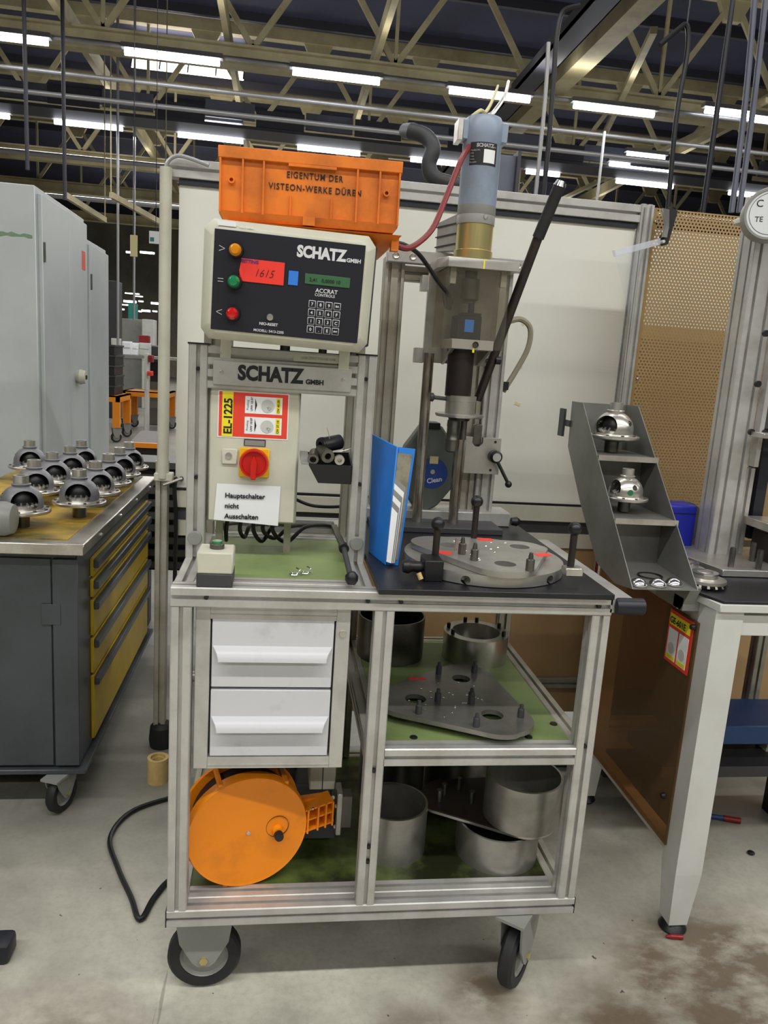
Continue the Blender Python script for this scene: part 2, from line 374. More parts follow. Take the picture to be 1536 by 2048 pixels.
# dark purlins under the deck (countable, few)
for i in range(9):
    yy = 10.5 + i * 2.2; nth = ['nearest', 'second', 'third', 'fourth', 'fifth', 'sixth', 'seventh', 'eighth', 'farthest'][i]
    solo('purlin', G().box((-14, yy - 0.05, 8.72), (24, yy + 0.05, 8.9)), M['ductd'], 'thin dark purlin under the navy roof deck, ' + nth + ' from the camera', 'purlin', 'dark purlins under the roof deck')
# slanted rafters crossing the upper right
for a, bq, wd in (((1308, 60), (1180, 330), 0.1), ((1536, 200), (1100, 410), 0.09)):
    p = at(*a, Z=6.6); q = at(*bq, Z=6.6)
    solo('slanting_strut', G().bar(p, q, wd, wd), M['beige'], 'slanting pale strut in the upper right of the roof, ' + ('shorter left one' if wd == 0.1 else 'longer right one'), 'strut', 'slanting struts in the upper right')
# rooflight
wn = struct('window_1', G().hexa([(-3.5, 18.2, 7.9), (-0.95, 18.2, 7.9), (-0.95, 18.8, 8.8), (-3.5, 18.8, 8.8), (-3.5, 18.24, 7.88), (-0.95, 18.24, 7.88), (-0.95, 18.84, 8.78), (-3.5, 18.84, 8.78)]), M['sky'])
for i in range(5):
    x = -3.5 + i * 0.6375
    P('glazing_bar', G().bar((x, 18.16, 7.9), (x, 18.76, 8.8), 0.03, 0.04), M['ductd'], wn)
# fluorescent fittings
def fitting(p0, p1, lab, grp, r=0.045):
    p0 = Vector(p0); p1 = Vector(p1); c = (p0 + p1) / 2; ln = (p1 - p0).length / 2
    t = thing('ceiling_light', lab, 'light', c, grp)
    d = (p1 - p0).normalized()
    P('tube', G().cyl(p0, p1, r, 10), M['tube'], t)
    P('housing', G().bar(p0 + Vector((0, 0, 0.09)) - d * 0.05, p1 + Vector((0, 0, 0.09)) + d * 0.05, 0.14, 0.07), M['pipe'], t)
n1 = ['far left', 'in front of the rooflight', 'above the crate', 'right behind the blue motor', 'right of the motor lever']
for (a, b_, c_, d_), n in zip([(-20, 88, 105, 98), (255, 115, 440, 130), (585, 150, 760, 162), (900, 180, 1065, 195), (1155, 205, 1320, 222)], n1):
    p, q = at(a, b_, Z=6.0), at(c_, d_, Z=6.0); q = Vector((q.x, p.y, 6.0)); p.y = q.y = 11.7
    fitting(p, q, 'bright fluorescent light of the nearest row, ' + n, 'nearest row of fluorescent lights')
n2 = ['cut by the left picture edge', 'above the grey cabinets', 'left above the crate', 'just over the crate rim', 'behind the grey duct elbow', 'left of the motor lever top', 'over the perforated guard', 'at the right picture edge']
for (a, b_, c_, d_), n in zip([(-60, 238, 32, 246), (115, 250, 250, 265), (357, 272, 487, 287), (595, 295, 720, 308), (822, 318, 925, 328), (1057, 340, 1125, 346), (1243, 357, 1360, 368), (1480, 378, 1560, 386)], n2):
    p, q = at(a, b_, Z=6.0), at(c_, d_, Z=6.0); p.y = q.y = 16.1
    fitting(p, q, 'fluorescent light of the second row, ' + n, 'second row of fluorescent lights')
for i, (a, b_, c_, d_) in enumerate([(1253, 310, 1330, 317), (1220, 328, 1340, 342), (1410, 222, 1500, 232), (1500, 238, 1560, 246), (352, 238, 482, 258)]):
    p, q = at(a, b_, Z=6.1), at(c_, d_, Z=6.1); yy = (p.y + q.y) / 2; p.y = q.y = yy
    fitting(p, q, 'fluorescent light between the rows, ' + ['small one above the perforated guard', 'lower one above the perforated guard', 'upper one near the right picture edge', 'cut by the right picture edge', 'behind the beige girder over the crate'][i], 'scattered fluorescent lights', 0.04)
# mounting rails under each row and pipes
for (yy, z, r, lab) in ((11.78, 6.12, 0.035, 'pale carrier rail of the nearest row of lights'), (16.18, 6.12, 0.035, 'pale carrier rail of the second row of lights'),
                        (12.3, 5.78, 0.035, 'upper of two silver pipes crossing under the roof'), (12.9, 5.62, 0.04, 'lower of two silver pipes crossing under the roof'),
                        (15.4, 5.2, 0.05, 'silver pipe low under the roof behind the motor'), (20.5, 5.3, 0.06, 'far silver pipe above the cabinets')):
    solo('overhead_pipe', G().cyl((-12, yy, z), (22, yy, z), r, 10), M['pipe'], lab, 'pipe', 'pipes and rails across the hall')
# band of blue-grey panels on a conveyor bridge
cv = thing('conveyor_bridge', 'overhead conveyor bridge of blue-grey and dark sheet panels between the trusses', 'conveyor', (2, 15.3, 6.3))
P('rail', G().box((-12, 15.2, 6.02), (16, 15.9, 6.08)), M['ductd'], cv)
for i in range(26):
    x = -10.5 + i * 1.0; z = 6.1 + (0.07 if i % 2 else 0)
    P('panel', G().box((x, 15.15 + (i % 3) * 0.1, z), (x + 0.97, 15.2 + (i % 3) * 0.1, z + 0.32)), M['duct'] if i % 2 else M['ductd'], cv)
# duct elbow and dark duct box behind the motor
e = thing('ventilation_duct', 'dark shiny ventilation pipe with an elbow, behind the blue motor', 'duct', at(880, 330, Y=3.0))
P('elbow', G().tube(smoothpts([at(820, 262, Y=3.1), at(850, 272, Y=3.05), at(866, 296, Y=3), at(858, 330, Y=3), at(872, 358, Y=3), at(930, 372, Y=3.02), at(1000, 376, Y=3.05)]), 0.045, 16), M['dgrey'], e)
P('branch', G().tube([at(830, 262, Y=3.1), at(812, 262, Y=3.3)], 0.045, 12), M['ductd'], e)
P('duct_box', G().box((1.38, 3.0, FZ), (1.52, 3.2, 2.78)), M['duct'], e)
for x in (1.36, 1.52): P('duct_flange', G().box((x, 2.96, 2.0), (x + 0.02, 3.24, 2.8)), M['ductd'], e)
# hanging lines on the right
Yc = 1.8
for nm, pts, r, mt, lab in (
        ('hanging_conduit', [(1160, 12), (1128, 22), (1115, 60), (1107, 160), (1097, 290), (1085, 400)], 0.011, 'black', 'black bent conduit hanging just left of the motor lever knob'),
        ('hanging_conduit', [(1097, 85), (1090, 200), (1070, 400)], 0.009, 'pipe', 'thin silver conduit hanging beside the black bent one'),
        ('hanging_conduit', [(1320, 90), (1355, 60), (1374, 52), (1374, 110), (1352, 240), (1335, 430)], 0.011, 'black', 'black conduit with a hooked top, above the black bracket'),
        ('hanging_conduit', [(1467, -10), (1440, 180), (1405, 430)], 0.012, 'navy', 'dark blue-black conduit hanging over the perforated guard'),
        ('hanging_conduit', [(1510, -10), (1490, 210), (1463, 425)], 0.013, 'duct', 'left one of two pale blue-grey uprights by the gauge'),
        ('hanging_conduit', [(1532, -10), (1507, 210), (1478, 425)], 0.013, 'duct', 'right one of two pale blue-grey uprights by the gauge')):
    cable(nm, [at(a, b_, Y=Yc) for a, b_ in pts], r, M[mt], lab, 'conduit', 'conduits hanging on the right')
for i, (a, b_, c_, d_) in enumerate([(52, 110, 55, 340), (128, 130, 130, 400), (240, 380, 236, 690), (275, 300, 268, 640), (1203, 262, 1194, 400)]):
    yy = [9, 9.5, 14, 16, 12][i]; q = at(c_, d_, Y=yy)
    solo('drop_rod', G().cyl((q.x, yy, 8.9 if i != 4 else 5.75), q if i != 4 else (q.x, yy, FZ), 0.025, 8), M['ductd' if i < 2 else 'pipe'], ['dark vertical rod at the far left', 'dark vertical rod above the white cabinets', 'grey upright in the corridor gap', 'thin rod in the corridor gap', 'thin pale upright right of the motor lever'][i], 'rod', 'vertical rods under the roof')
q = at(1374, 52, Y=Yc); solo('hanging_wire', G().cyl((q.x, Yc, q.z), (q.x, Yc, 8.9), 0.003, 6), M['black'], 'thin wire holding the hooked black conduit above the bracket', 'wire')
# sloping braces in the left gap
for i, (a, b_, c_, d_) in enumerate([(130, 390, 210, 440), (222, 390, 330, 450)]):
    p = at(a, b_, Y=13); q = at(c_, d_, Y=15)
    solo('hanging_beam', G().bar(p, q, 0.07, 0.1).cyl(p, (p.x, p.y, 6.65), 0.012, 6).cyl(q, (q.x, q.y, 8.9), 0.012, 6), M['beige'], ['yellowish hanging beam above the white cabinets', 'yellowish hanging beam above the corridor gap', 'short brace by the rooflight', 'steep brace over the white cabinets', 'steep brace left of the partition top'][i], 'beam', 'hanging beams on the left')
# signs in the gap
s = thing('hanging_sign', 'small cream sign hanging from the roof over the corridor', 'sign', at(268, 490, Y=7)); a, b_ = at(261, 470, Y=7), at(275, 514, Y=7)
P('board', G().box((a.x, 6.98, b_.z), (b_.x, 7.0, a.z)), M['tape'], s); P('wire', G().cyl(((a.x + b_.x) / 2, 6.99, a.z), ((a.x + b_.x) / 2, 6.99, 8.9), 0.004, 6), M['black'], s)
s = thing('hanging_sign', 'small white sign with green square, cut off by the partition', 'sign', at(310, 475, Y=7)); a, b_ = at(299, 462, Y=7), at(325, 489, Y=7)
P('board', G().box((a.x, 6.98, b_.z), (b_.x, 7.0, a.z)), M['paper'], s); P('wire', G().cyl(((a.x + b_.x) / 2, 6.99, a.z), ((a.x + b_.x) / 2, 6.99, 8.9), 0.004, 6), M['black'], s); P('print', G().box((a.x + 0.01, 6.975, b_.z + 0.02), (a.x + 0.05, 6.98, b_.z + 0.06)), M['teal'], s)

# ================================================================== FAR CORRIDOR (seen in the gap)
def wheel_caster(name, parent, c, r, wd, mt_w, ang=0.0, z_top=None, fork=True):
    """swivel caster: wheel centre c, axis turned by ang about z; parts: caster > tyre, hub, fork"""
    ca = put(name, bm_fork(c, r, wd, ang, z_top).mesh(name), M['grey'], parent)
    R = Matrix.Translation(c) @ Matrix.Rotation(ang, 4, 'Z')
    for nm, g_, mm in (('tyre', G().lathe([(r * 0.66, -wd / 2), (r * 0.93, -wd / 2), (r, -wd * 0.3), (r, wd * 0.3), (r * 0.93, wd / 2), (r * 0.66, wd / 2)], (0, 0, 0), 'y', 36, True), mt_w),
                       ('hub', G().lathe([(0.0, -wd * 0.55), (r * 0.18, -wd * 0.55), (r * 0.2, -wd * 0.3), (r * 0.58, -wd * 0.22), (r * 0.67, -wd * 0.42), (r * 0.67, wd * 0.42), (r * 0.58, wd * 0.22), (0.0, wd * 0.3)], (0, 0, 0), 'y', 28), M['grey'])):
        me = g_.mesh(nm); me.transform(R); put(nm, me, mm, ca)
    me = G().cyl((0, -wd * 0.95, 0), (0, wd * 0.95, 0), r * 0.12, 6).mesh('axle_bolt'); me.transform(R); put('axle_bolt', me, M['brass'], ca)
    return ca
def bm_fork(c, r, wd, ang, z_top):
    R = Matrix.Translation(c) @ Matrix.Rotation(ang, 4, 'Z'); zt = z_top - c[2]; g_ = G()
    for sgn in (-1, 1):
        y0 = sgn * wd * 0.68; y1 = sgn * wd * 0.82
        g_.prism([(-r * 0.80, zt - 0.006), (r * 0.80, zt - 0.006), (r * 0.66, r * 0.55), (r * 0.30, -r * 0.08), (r * 0.16, -r * 0.2), (-r * 0.16, -r * 0.2), (-r * 0.30, -r * 0.08), (-r * 0.66, r * 0.55)], lambda u, v, d: (u, d, v), y0, y1)
    g_.box((-r * 0.95, -wd * 1.0, zt - 0.008), (r * 0.95, wd * 1.0, zt))
    g_.v = [tuple(R @ Vector(q)) for q in g_.v]
    return g_
def orange_trolley(x0, x1, y0, y1, zt, lab):
    t = thing('orange_trolley', lab, 'trolley', ((x0 + x1) / 2, (y0 + y1) / 2, FZ), 'orange steel trolleys in the corridor')
    P('top_frame', G().box((x0, y0, zt - 0.1), (x1, y0 + 0.06, zt)).box((x0, y1 - 0.06, zt - 0.1), (x1, y1, zt)).box((x0, y0, zt - 0.1), (x0 + 0.06, y1, zt)).box((x1 - 0.06, y0, zt - 0.1), (x1, y1, zt)).box((x0, y0, zt - 0.02), (x1, y1, zt)), M['horng'], t)
    for x in (x0, x1 - 0.11):
        for y in (y0, y1 - 0.11):
            P('leg', G().box((x, y, 0.22), (x + 0.11, y + 0.11, zt - 0.1)), M['horng'], t)
            wheel_caster('caster', t, (x + 0.05, y + 0.05, FZ + 0.09), 0.09, 0.04, M['rubber'], 0.6, 0.22)
    return t
T1 = orange_trolley(-3.6, -2.42, 11.5, 12.5, 0.74, 'orange steel trolley carrying black crates, nearest in the corridor')
orange_trolley(-2.75, -1.9, 13.4, 14.4, 0.74, 'orange steel trolley farther back, beside the partition post')
for k in range(5):
    z = 0.745 + k * 0.165; x0 = -3.5 + 0.01 * (k % 2)
    t = thing('black_crate', 'black plastic crate on the orange trolley, ' + ['lowest', 'second from below', 'middle', 'second from top', 'topmost'][k] + ' of its stack', 'crate', (x0 + 0.45, 11.95, z), 'stack of black crates')
    P('tray', G().box((x0, 11.6, z), (x0 + 0.98, 12.3, z + 0.13)), M['black'], t); P('rim', G().box((x0 - 0.015, 11.58, z + 0.13), (x0 + 0.995, 12.32, z + 0.16)), M['dgrey'], t)
solo('push_handle', G().tube(smoothpts([(-3.05, 11.52, 0.74), (-3.05, 11.52, 1.1), (-2.95, 11.52, 1.18), (-2.85, 11.52, 1.1), (-2.85, 11.52, 0.74)]), 0.018, 8), M['blueh'], 'bent blue tube handle in front of the black crates', 'handle')
BZ = 1.40
t = thing('assembly_bench', 'long pale assembly bench across the corridor, carrying white units', 'bench', (-2.2, 14.2, FZ))
P('top', G().box((-3.4, 13.7, BZ - 0.05), (-0.9, 14.9, BZ)), M['grey'], t)
for x in (-3.35, -1.0): P('leg', G().box((x, 14.7, FZ), (x + 0.06, 14.8, BZ - 0.05)), M['white'], t)
for i, (a, b_, c_, d_, yy, mt, lab) in enumerate([
        (237, 636, 286, 702, 20, 'grey', 'light grey machine enclosure at the end of the corridor'), (284, 638, 308, 668, 19.5, 'white', 'white switch box beside the grey enclosure'),
        (205, 560, 236, 700, 16, 'dgrey', 'dark machine column at the corridor left'), (256, 606, 270, 636, 22, 'teal', 'small teal machine head in the corridor'),
        (278, 670, 298, 682, 14.5, 'redc', 'red sheet lying on the white assembly units'), (222, 676, 240, 700, 14.4, 'white', 'white housing standing on the black crates'),
        (244, 682, 262, 700, 13.8, 'paper', 'small white carton, left on the assembly bench'), (262, 685, 276, 702, 14.1, 'paper', 'small white carton, middle of the assembly bench'), (278, 685, 300, 706, 14.2, 'white', 'white unit, right on the assembly bench'),
        (289, 706, 296, 760, 13.0, 'white', 'slim white post behind the black crates'), (296, 710, 305, 725, 12.95, 'redc', 'small red box on the slim white post'), (294, 742, 304, 752, 12.9, 'redl', 'small orange-red block behind the crates'),
        (300, 690, 324, 770, 15, 'grey', 'grey rack with shelves beside the partition post')]):
    p, q = at(a, b_, Y=yy), at(c_, d_, Y=yy); t = thing('machine_unit' if i < 4 else 'carton' if i in (6, 7) else 'bench_unit', lab, 'machine' if i < 4 else 'box', ((p.x + q.x) / 2, yy + 0.2, q.z))
    dp = 0.45 if i < 4 else 0.16
    x0, x1, z0, z1 = p.x, q.x, min(p.z, q.z), max(p.z, q.z)
    if i in (0, 1, 2, 3, 9, 12): z0 = FZ
    if i in (4, 5, 6, 7, 8): z0 = BZ
    P('body', G().box((x0, yy, z0), (x1, yy + dp, z1)), M[mt], t, bevel=0.008)
    P('cover', G().box((x0 + 0.02, yy - 0.015, z0 + (z1 - z0) * 0.55), (x1 - 0.02, yy, z1 - 0.03)), M['dgrey'] if i == 12 else M[mt], t)
for i, (a, b_, c_, d_, yy) in enumerate([(280, 502, 308, 508, 24), (252, 502, 260, 506, 24), (250, 585, 278, 589, 30), (268, 591, 285, 594, 31), (247, 600, 272, 606, 32), (277, 601, 286, 604, 34), (302, 604, 316, 609, 30), (242, 608, 256, 611, 33), (283, 619, 300, 624, 36), (277, 621, 283, 624, 37), (305, 621, 314, 624, 38), (242, 617, 248, 620, 37)]):
    p, q = at(a, b_, Y=yy), at(c_, d_, Y=yy)
    solo('far_ceiling_light', G().box((p.x, yy, q.z), (q.x, yy + 0.1, p.z)), M['farlamp'], 'tiny bright light far down the corridor, ' + ['long one under the cream sign', 'short one left of the cream sign', 'topmost of the cluster', 'second from the top of the cluster', 'left one of the third row', 'middle one of the third row', 'right one beside the partition post', 'left one of the lowest row', 'long one of the lowest row', 'short one left in the lowest row', 'right one of the lowest row', 'lowest and leftmost of all'][i], 'light', 'far lights down the corridor')
# dark tub with orange rim behind the tool cart
t = thing('tilted_bin', 'dark brown bin with orange rim on the floor behind the tool cart', 'bin', at(290, 930, Z=FZ))
P('tub', G().hexa([(-1.02, 5.0, FZ), (-0.82, 5.0, FZ), (-0.82, 5.5, FZ), (-1.02, 5.5, FZ), (-1.06, 5.0, 0.72), (-0.80, 5.0, 0.72), (-0.80, 5.6, 0.80), (-1.04, 5.6, 0.80)]), M['brown'], t)
P('rim', G().box((-1.07, 4.96, 0.72), (-0.79, 5.0, 0.76)), M['horng'], t)
# louvred dark unit under the partition, seen left of the trolley
t = thing('louvred_unit', 'dark grey slatted unit on the floor behind the partition post', 'cabinet', (-0.1, 2.7, FZ))
P('case', G().box((-0.60, 2.65, FZ + 0.35), (0.6, 2.95, 0.93)), M['black'], t)
for k in range(9): P('slat', G().bar((-0.61, 2.62, 0.36 + k * 0.07), (0.61, 2.62, 0.36 + k * 0.07), 0.03, 0.035), M['louvre'], t)
for x in (-0.55, 0.5): P('foot', G().box((x, 2.7, FZ), (x + 0.06, 2.8, FZ + 0.35)), M['dgrey'], t)

# ================================================================== WHITE CABINETS (left)
def cabinet(y0, y1, zt, lab, seam, knob, hinges):
    t = thing('steel_cabinet', lab, 'cabinet', (-1.2, (y0 + y1) / 2, FZ), 'white steel cabinets on the left')
    P('body', G().box((-1.55, y0, FZ), (-0.93, y1, zt)), M['locker'], t, bevel=0.004)
    ed = [y0 + 0.03] + seam + [y1 - 0.01]
    for a, b_ in zip(ed[:-1], ed[1:]):
        d = P('door', G().box((-0.93, a + 0.004, FZ + 0.08), (-0.91, b_ - 0.004, zt - 0.03)), M['locker'], t, bevel=0.002)
    for y, z in hinges: P('hinge', G().cyl((-0.906, y, z - 0.045), (-0.906, y, z + 0.045), 0.005, 8), M['steeld'], t)
    if knob:
        d = P('turning_handle', G().lathe([(0.0, 0.05), (0.035, 0.05), (0.042, 0.02), (0.03, 0)], (-0.91, knob[0], knob[1]), 'x', 20), M['cream'], t)
        P('lock_core', G().lathe([(0.012, 0.055), (0.012, 0.05)], (-0.91, knob[0], knob[1]), 'x', 12), M['black'], d)
    return t
c1 = cabinet(2.25, 3.13, 2.235, 'white steel cabinet nearest the camera, green paint showing through scratches', [2.74], (2.86, 1.36), [(2.3, 1.95), (2.3, 0.9)])
rr = random.Random(3); top, bot = [], []
for i in range(34):
    x = -0.945 - 0.018 * i; e = 0.5 if i < 8 and i % 3 == 0 else 1.0
    top.append((x, 2.012 + rr.uniform(0.004, 0.012) * e)); bot.append((x, 2.012 - rr.uniform(0.004, 0.016 if i % 7 else 0.034) * e))
P('paint_scratch', G().prism(top + bot[::-1], lambda u, v, d: (u, d, v), 2.2485, 2.2498), M['gscr'], c1, 'green scratch')
c2 = cabinet(3.14, 3.68, 2.137, 'lower white steel cabinet standing behind the scratched one', [], None, [(3.2, 1.9)])
P('sticker', G().box((-0.91, 3.0, 1.95), (-0.9085, 3.07, 2.05)), M['redl'], c1, 'small red sticker')

# ================================================================== GREY TOOL CART with yellow drawers
tc_ = thing('tool_cart', 'dark green-grey tool cart with yellow drawers and a steel-edged top', 'tool cart', (-0.75, 1.5, FZ))
X0, X1, Y0, Y1 = -1.02, -0.41, 0.86, 2.2
P('body', G().box((X0, Y0, 0.13), (X1, Y1, 0.88)), M['gcart'], tc_, bevel=0.006)
P('end_panel', G().box((X0 + 0.02, Y0 - 0.008, 0.14), (-0.49, Y0, 0.86)), M['gcart'], tc_, bevel=0.002)
P('corner_post', G().box((-0.485, Y0 - 0.012, 0.14), (X1 + 0.004, Y0, 0.86)), M['gcart'], tc_, bevel=0.002)
P('hinge', G().box((-0.52, Y0 - 0.014, 0.64), (-0.46, Y0 - 0.0105, 0.71)), M['gcart'], tc_, bevel=0.001)
P('base_frame', G().box((X0 - 0.02, Y0 - 0.02, 0.112), (X1 + 0.025, Y1 + 0.02, 0.13)), M['gcart'], tc_, bevel=0.003)
P('top_edge', G().box((X0 - 0.03, Y0 - 0.04, 0.88), (X1 + 0.03, Y1 + 0.04, 0.918)), M['steel'], tc_, bevel=0.003)
P('top_mat', G().box((X0 - 0.01, Y0 + 0.01, 0.918), (X1 - 0.03, Y1 + 0.01, 0.922)), M['yellm'], tc_, 'worn yellow mat')
zz = [0.15, 0.40, 0.54, 0.68, 0.755, 0.83]
for k in range(5):
    d = P('drawer', G().box((X1, 1.02, zz[k]), (X1 + 0.012, 2.12, zz[k + 1] - 0.01)), M['drawy'], tc_, 'yellow drawer' if k == 0 else None, bevel=0.002)
    P('handle_rail', G().box((X1 + 0.012, 1.02, zz[k + 1] - 0.045), (X1 + 0.03, 2.12, zz[k + 1] - 0.015)), M['gcart'], d, bevel=0.003)
for k in range(4):
    P('rivet', G().ball((X1 + 0.032, 1.05 + k * 0.33, 0.898), 0.006, 8, 5), M['chrome'], tc_)
for x, y, a in ((-0.47, 0.86, 1.2), (-0.96, 0.92, 1.0), (-0.47, 1.86, 1.7), (-0.96, 2.1, 1.2)):
    wheel_caster('caster', tc_, (x, y, FZ + 0.068), 0.068, 0.032, M['rubber'], a, 0.112)

# ================================================================== DIFFERENTIAL HOUSINGS
def make_housing():
    t = thing('differential_housing', 'x', 'machine part', (0, 0, 0), local=True)
    n, m_ = 48, 14
    outer = [(0.030, 0.148), (0.034, 0.145)]
    for i in range(m_ + 1):
        a = radians(66 - i * 66 / m_); outer.append((0.0745 * cos(a), 0.072 + 0.072 * sin(a)))
    outer += [(0.074, 0.055), (0.078, 0.051)]
    inner = [(max(r - 0.007, 0.012), z - (0.006 if z > 0.1 else 0)) for r, z in reversed(outer)]
    me = G().lathe(outer + inner, (0, 0, 0), 'z', n, True).mesh('dome')
    ob = bpy.data.objects.new('tmp', me); COL.objects.link(ob); cutters = []
    for (ang, rx, rz, zc) in ((0, 0.047, 0.043, 0.083), (pi, 0.04, 0.036, 0.083), (pi / 2, 0.011, 0.012, 0.1), (-pi / 2, 0.011, 0.012, 0.1)):
        cg = G().prism([(rx * cos(2 * pi * k / 24), rz * sin(2 * pi * k / 24) * (1 if sin(2 * pi * k / 24) > 0 else 0.85)) for k in range(24)], lambda u, v, d: (u, d, zc + v), -0.12, -0.02)
        cm = cg.mesh('c'); cm.transform(Matrix.Rotation(ang, 4, 'Z'))
        cob = bpy.data.objects.new('c', cm); COL.objects.link(cob); cutters.append(cob)
        md = ob.modifiers.new('b', 'BOOLEAN'); md.object = cob; md.operation = 'DIFFERENCE'; md.solver = 'EXACT'
    dg = bpy.context.evaluated_depsgraph_get(); me2 = bpy.data.meshes.new_from_object(ob.evaluated_get(dg)); me2.name = 'dome'
    bpy.data.objects.remove(ob)
    for cob in cutters: bpy.data.objects.remove(cob)
    me2.polygons.foreach_set('use_smooth', [True] * len(me2.polygons)); me2.set_sharp_from_angle(angle=radians(35))
    me2.materials.clear(); put('dome', me2, M['cast'], t)
    P('hub_sleeve', G().ring((0, 0, 0), 0.014, 0.0265, 0.13, 0.176, 28), M['steel'], t)
    P('flange', G().lathe([(0.02, 0.03), (0.05, 0.032), (0.098, 0.04), (0.1, 0.043), (0.1, 0.05), (0.097, 0.053), (0.08, 0.053), (0.078, 0.058), (0.02, 0.058)], (0, 0, 0), 'z', 40, True), M['steel'], t)
    g = G()
    for k in range(10):
        a = 2 * pi * k / 10; g.cyl((0.089 * cos(a), 0.089 * sin(a), 0.053), (0.089 * cos(a), 0.089 * sin(a), 0.057), 0.006, 8)
    P('bolt_bosses', g, M['steeld'], t)
    P('dark_filler', G().lathe([(0.02, 0.06), (0.050, 0.062), (0.056, 0.075), (0.052, 0.1), (0.034, 0.125), (0.015, 0.13)], (0, 0.012, 0), 'z', 20), M['black'], t)  # black filler added to block the see-through and darken the inside
    P('stem', G().lathe([(0.026, -0.014), (0.027, 0.026), (0.05, 0.034)], (0, 0, 0), 'z', 24), M['steeld'], t)
    g = G().lathe([(0.02, 0.058), (0.052, 0.058), (0.05, 0.068), (0.024, 0.078), (0.02, 0.1)], (0, 0, 0), 'z', 24)
    for k in range(14):
        a = 2 * pi * k / 14; g.bar((0.026 * cos(a), 0.026 * sin(a), 0.084), (0.054 * cos(a), 0.054 * sin(a), 0.066), 0.006, 0.012)
    P('side_gear', g, M['steel'], t)
    P('cross_shaft', G().cyl((-0.068, 0, 0.1), (0.068, 0, 0.1), 0.009, 12), M['steeld'], t)
    return t
H0 = make_housing()
HP = [(-0.63, 1.03, 0.5, 'front left one, nearest the camera'), (-0.49, 1.215, 0.15, 'front right one, window facing us'),
      (-0.70, 1.40, 0.45, 'second in the left row'), (-0.485, 1.44, 0.6, 'second in the right row'), (-0.70, 1.635, 0.5, 'third in the left row'), (-0.485, 1.67, 0.5, 'third in the right row'),
      (-0.69, 1.865, 0.4, 'fourth in the left row'), (-0.488, 1.905, 0.6, 'fourth in the right row'), (-0.9, 2.0, 0.3, 'alone at far left by the cabinet'), (-0.70, 2.10, 0.6, 'fifth in the left row'), (-0.49, 2.125, 0.7, 'last in the right row')]
for i, (x, y, a, lab) in enumerate(HP):
    o = H0 if i == 0 else dup(H0)
    o.location = (x, y, 0.922 + 0.0129); o.rotation_euler = (0, 0, a); o['label'] = 'grey differential housing on the tool cart, ' + lab; o['group'] = 'differential housings on the tool cart'
    o.scale = (0.92, 0.92, 0.92)
# blurred grey handle entering at the left edge
p = at(31, 1015, Y=0.885)
t = thing('grey_roller', 'smooth grey rounded casting at the left picture edge beside the housings', 'machine part', (p.x - 0.1, 0.885, 0.93))
P('drum', G().lathe([(0.0, -0.2), (0.05, -0.2), (0.052, -0.17), (0.055, -0.1), (0.055, -0.03), (0.046, -0.005), (0.03, 0.0), (0.0, 0.0)], (p.x, 0.885, 0.979), 'x', 28), M['grey'], t)
P('collar', G().ring((p.x, 0.885, 0.979), 0.05, 0.057, -0.12, -0.09, 28, 'x'), M['steeld'], t)

# ================================================================== PARTITION behind
t = thing('partition_wall', 'white panelled partition in an aluminium frame behind the machine', 'partition', (0.6, 1.32, FZ))
P('board', G().box((-0.165, 1.31, 1.03), (1.54, 1.325, 2.13)), M['board'], t, 'white board')
for z in (2.132, 2.168): P('top_rail', G().box((-0.2, 1.29, z - 0.0), (1.56, 1.335, z + 0.028)), M['alu'], t, bevel=0.002)
P('seal_strip', G().box((-0.165, 1.3, 2.112), (1.54, 1.312, 2.131)), M['navy'], t)
P('seal_strip', G().box((-0.165, 1.302, 1.02), (1.54, 1.31, 1.029)), M['black'], t)
P('middle_rail', G().box((-0.165, 1.295, 0.955), (1.54, 1.33, 1.02)), M['cream'], t, bevel=0.002)
P('lower_panel', G().box((-0.165, 1.31, 0.905), (1.54, 1.32, 0.955)), M['dgrey'], t)
P('lower_rail', G().box((-0.165, 1.295, 0.845), (1.54, 1.33, 0.905)), M['cream'], t, bevel=0.002)
P('brown_panel', G().box((0.30, 1.305, 0.12), (1.54, 1.315, 0.845)), mat('brown_board', 'b4946a', 0.4, 0, '8a6e4a', 0.5, 1.5), t, 'lower brown panel')
prof('cross_rail', 'x', -0.165, 1.285, 0.235, 1.70, t, m=M['aluold'])
prof('end_post', 'z', -0.235, 1.285, FZ + 0.06, 1.10, t, m=M['aluold'])
prof('end_post', 'z', 1.545, 1.285, FZ + 0.06, 2.17, t)
P('round_upright', G().tube(smoothpts([(-0.205, 1.265, 1.07), (-0.205, 1.265, 1.6), (-0.205, 1.265, 2.155)], 5), 0.021, 16), M['cream'], t)
P('bent_rod', G().tube(smoothpts([(-0.205, 1.262, 2.12), (-0.20, 1.262, 2.17), (-0.17, 1.262, 2.195), (-0.13, 1.262, 2.193), (-0.06, 1.262, 2.175)]), 0.007, 8), M['pipe'], t)
P('sleeve', G().box((-0.235, 1.25, 1.06), (-0.168, 1.30, 1.09)), M['cream'], t, bevel=0.003)
for x in (-0.225, 1.545): P('foot', G().lathe([(0.03, 0.1), (0.045, 0.085), (0.05, 0.03), (0.045, 0.0), (0, 0)], (x + 0.02, 1.305, FZ), 'z', 20), M['rubber'], t)
for i, (a, b_) in enumerate([(1049, 646), (1042, 730), (1035, 808)]):
    p = at(a, b_, Y=1.309); an = (0.7, 1.5, -0.35)[i]; P('tape_scrap', G().prism([(-0.012, -0.006), (0.012, -0.005), (0.011, 0.006), (-0.012, 0.005)], lambda u, v, d, p=p, an=an: (p.x + u * cos(an) - v * sin(an), d, p.z + u * sin(an) + v * cos(an)), 1.3085, 1.3097), M['tape'], t, 'scrap of old masking tape' if i == 0 else None)
P('tape_strip', G().box((0.345, 1.3085, 1.425), (0.475, 1.3097, 1.44)), M['tape'], t)
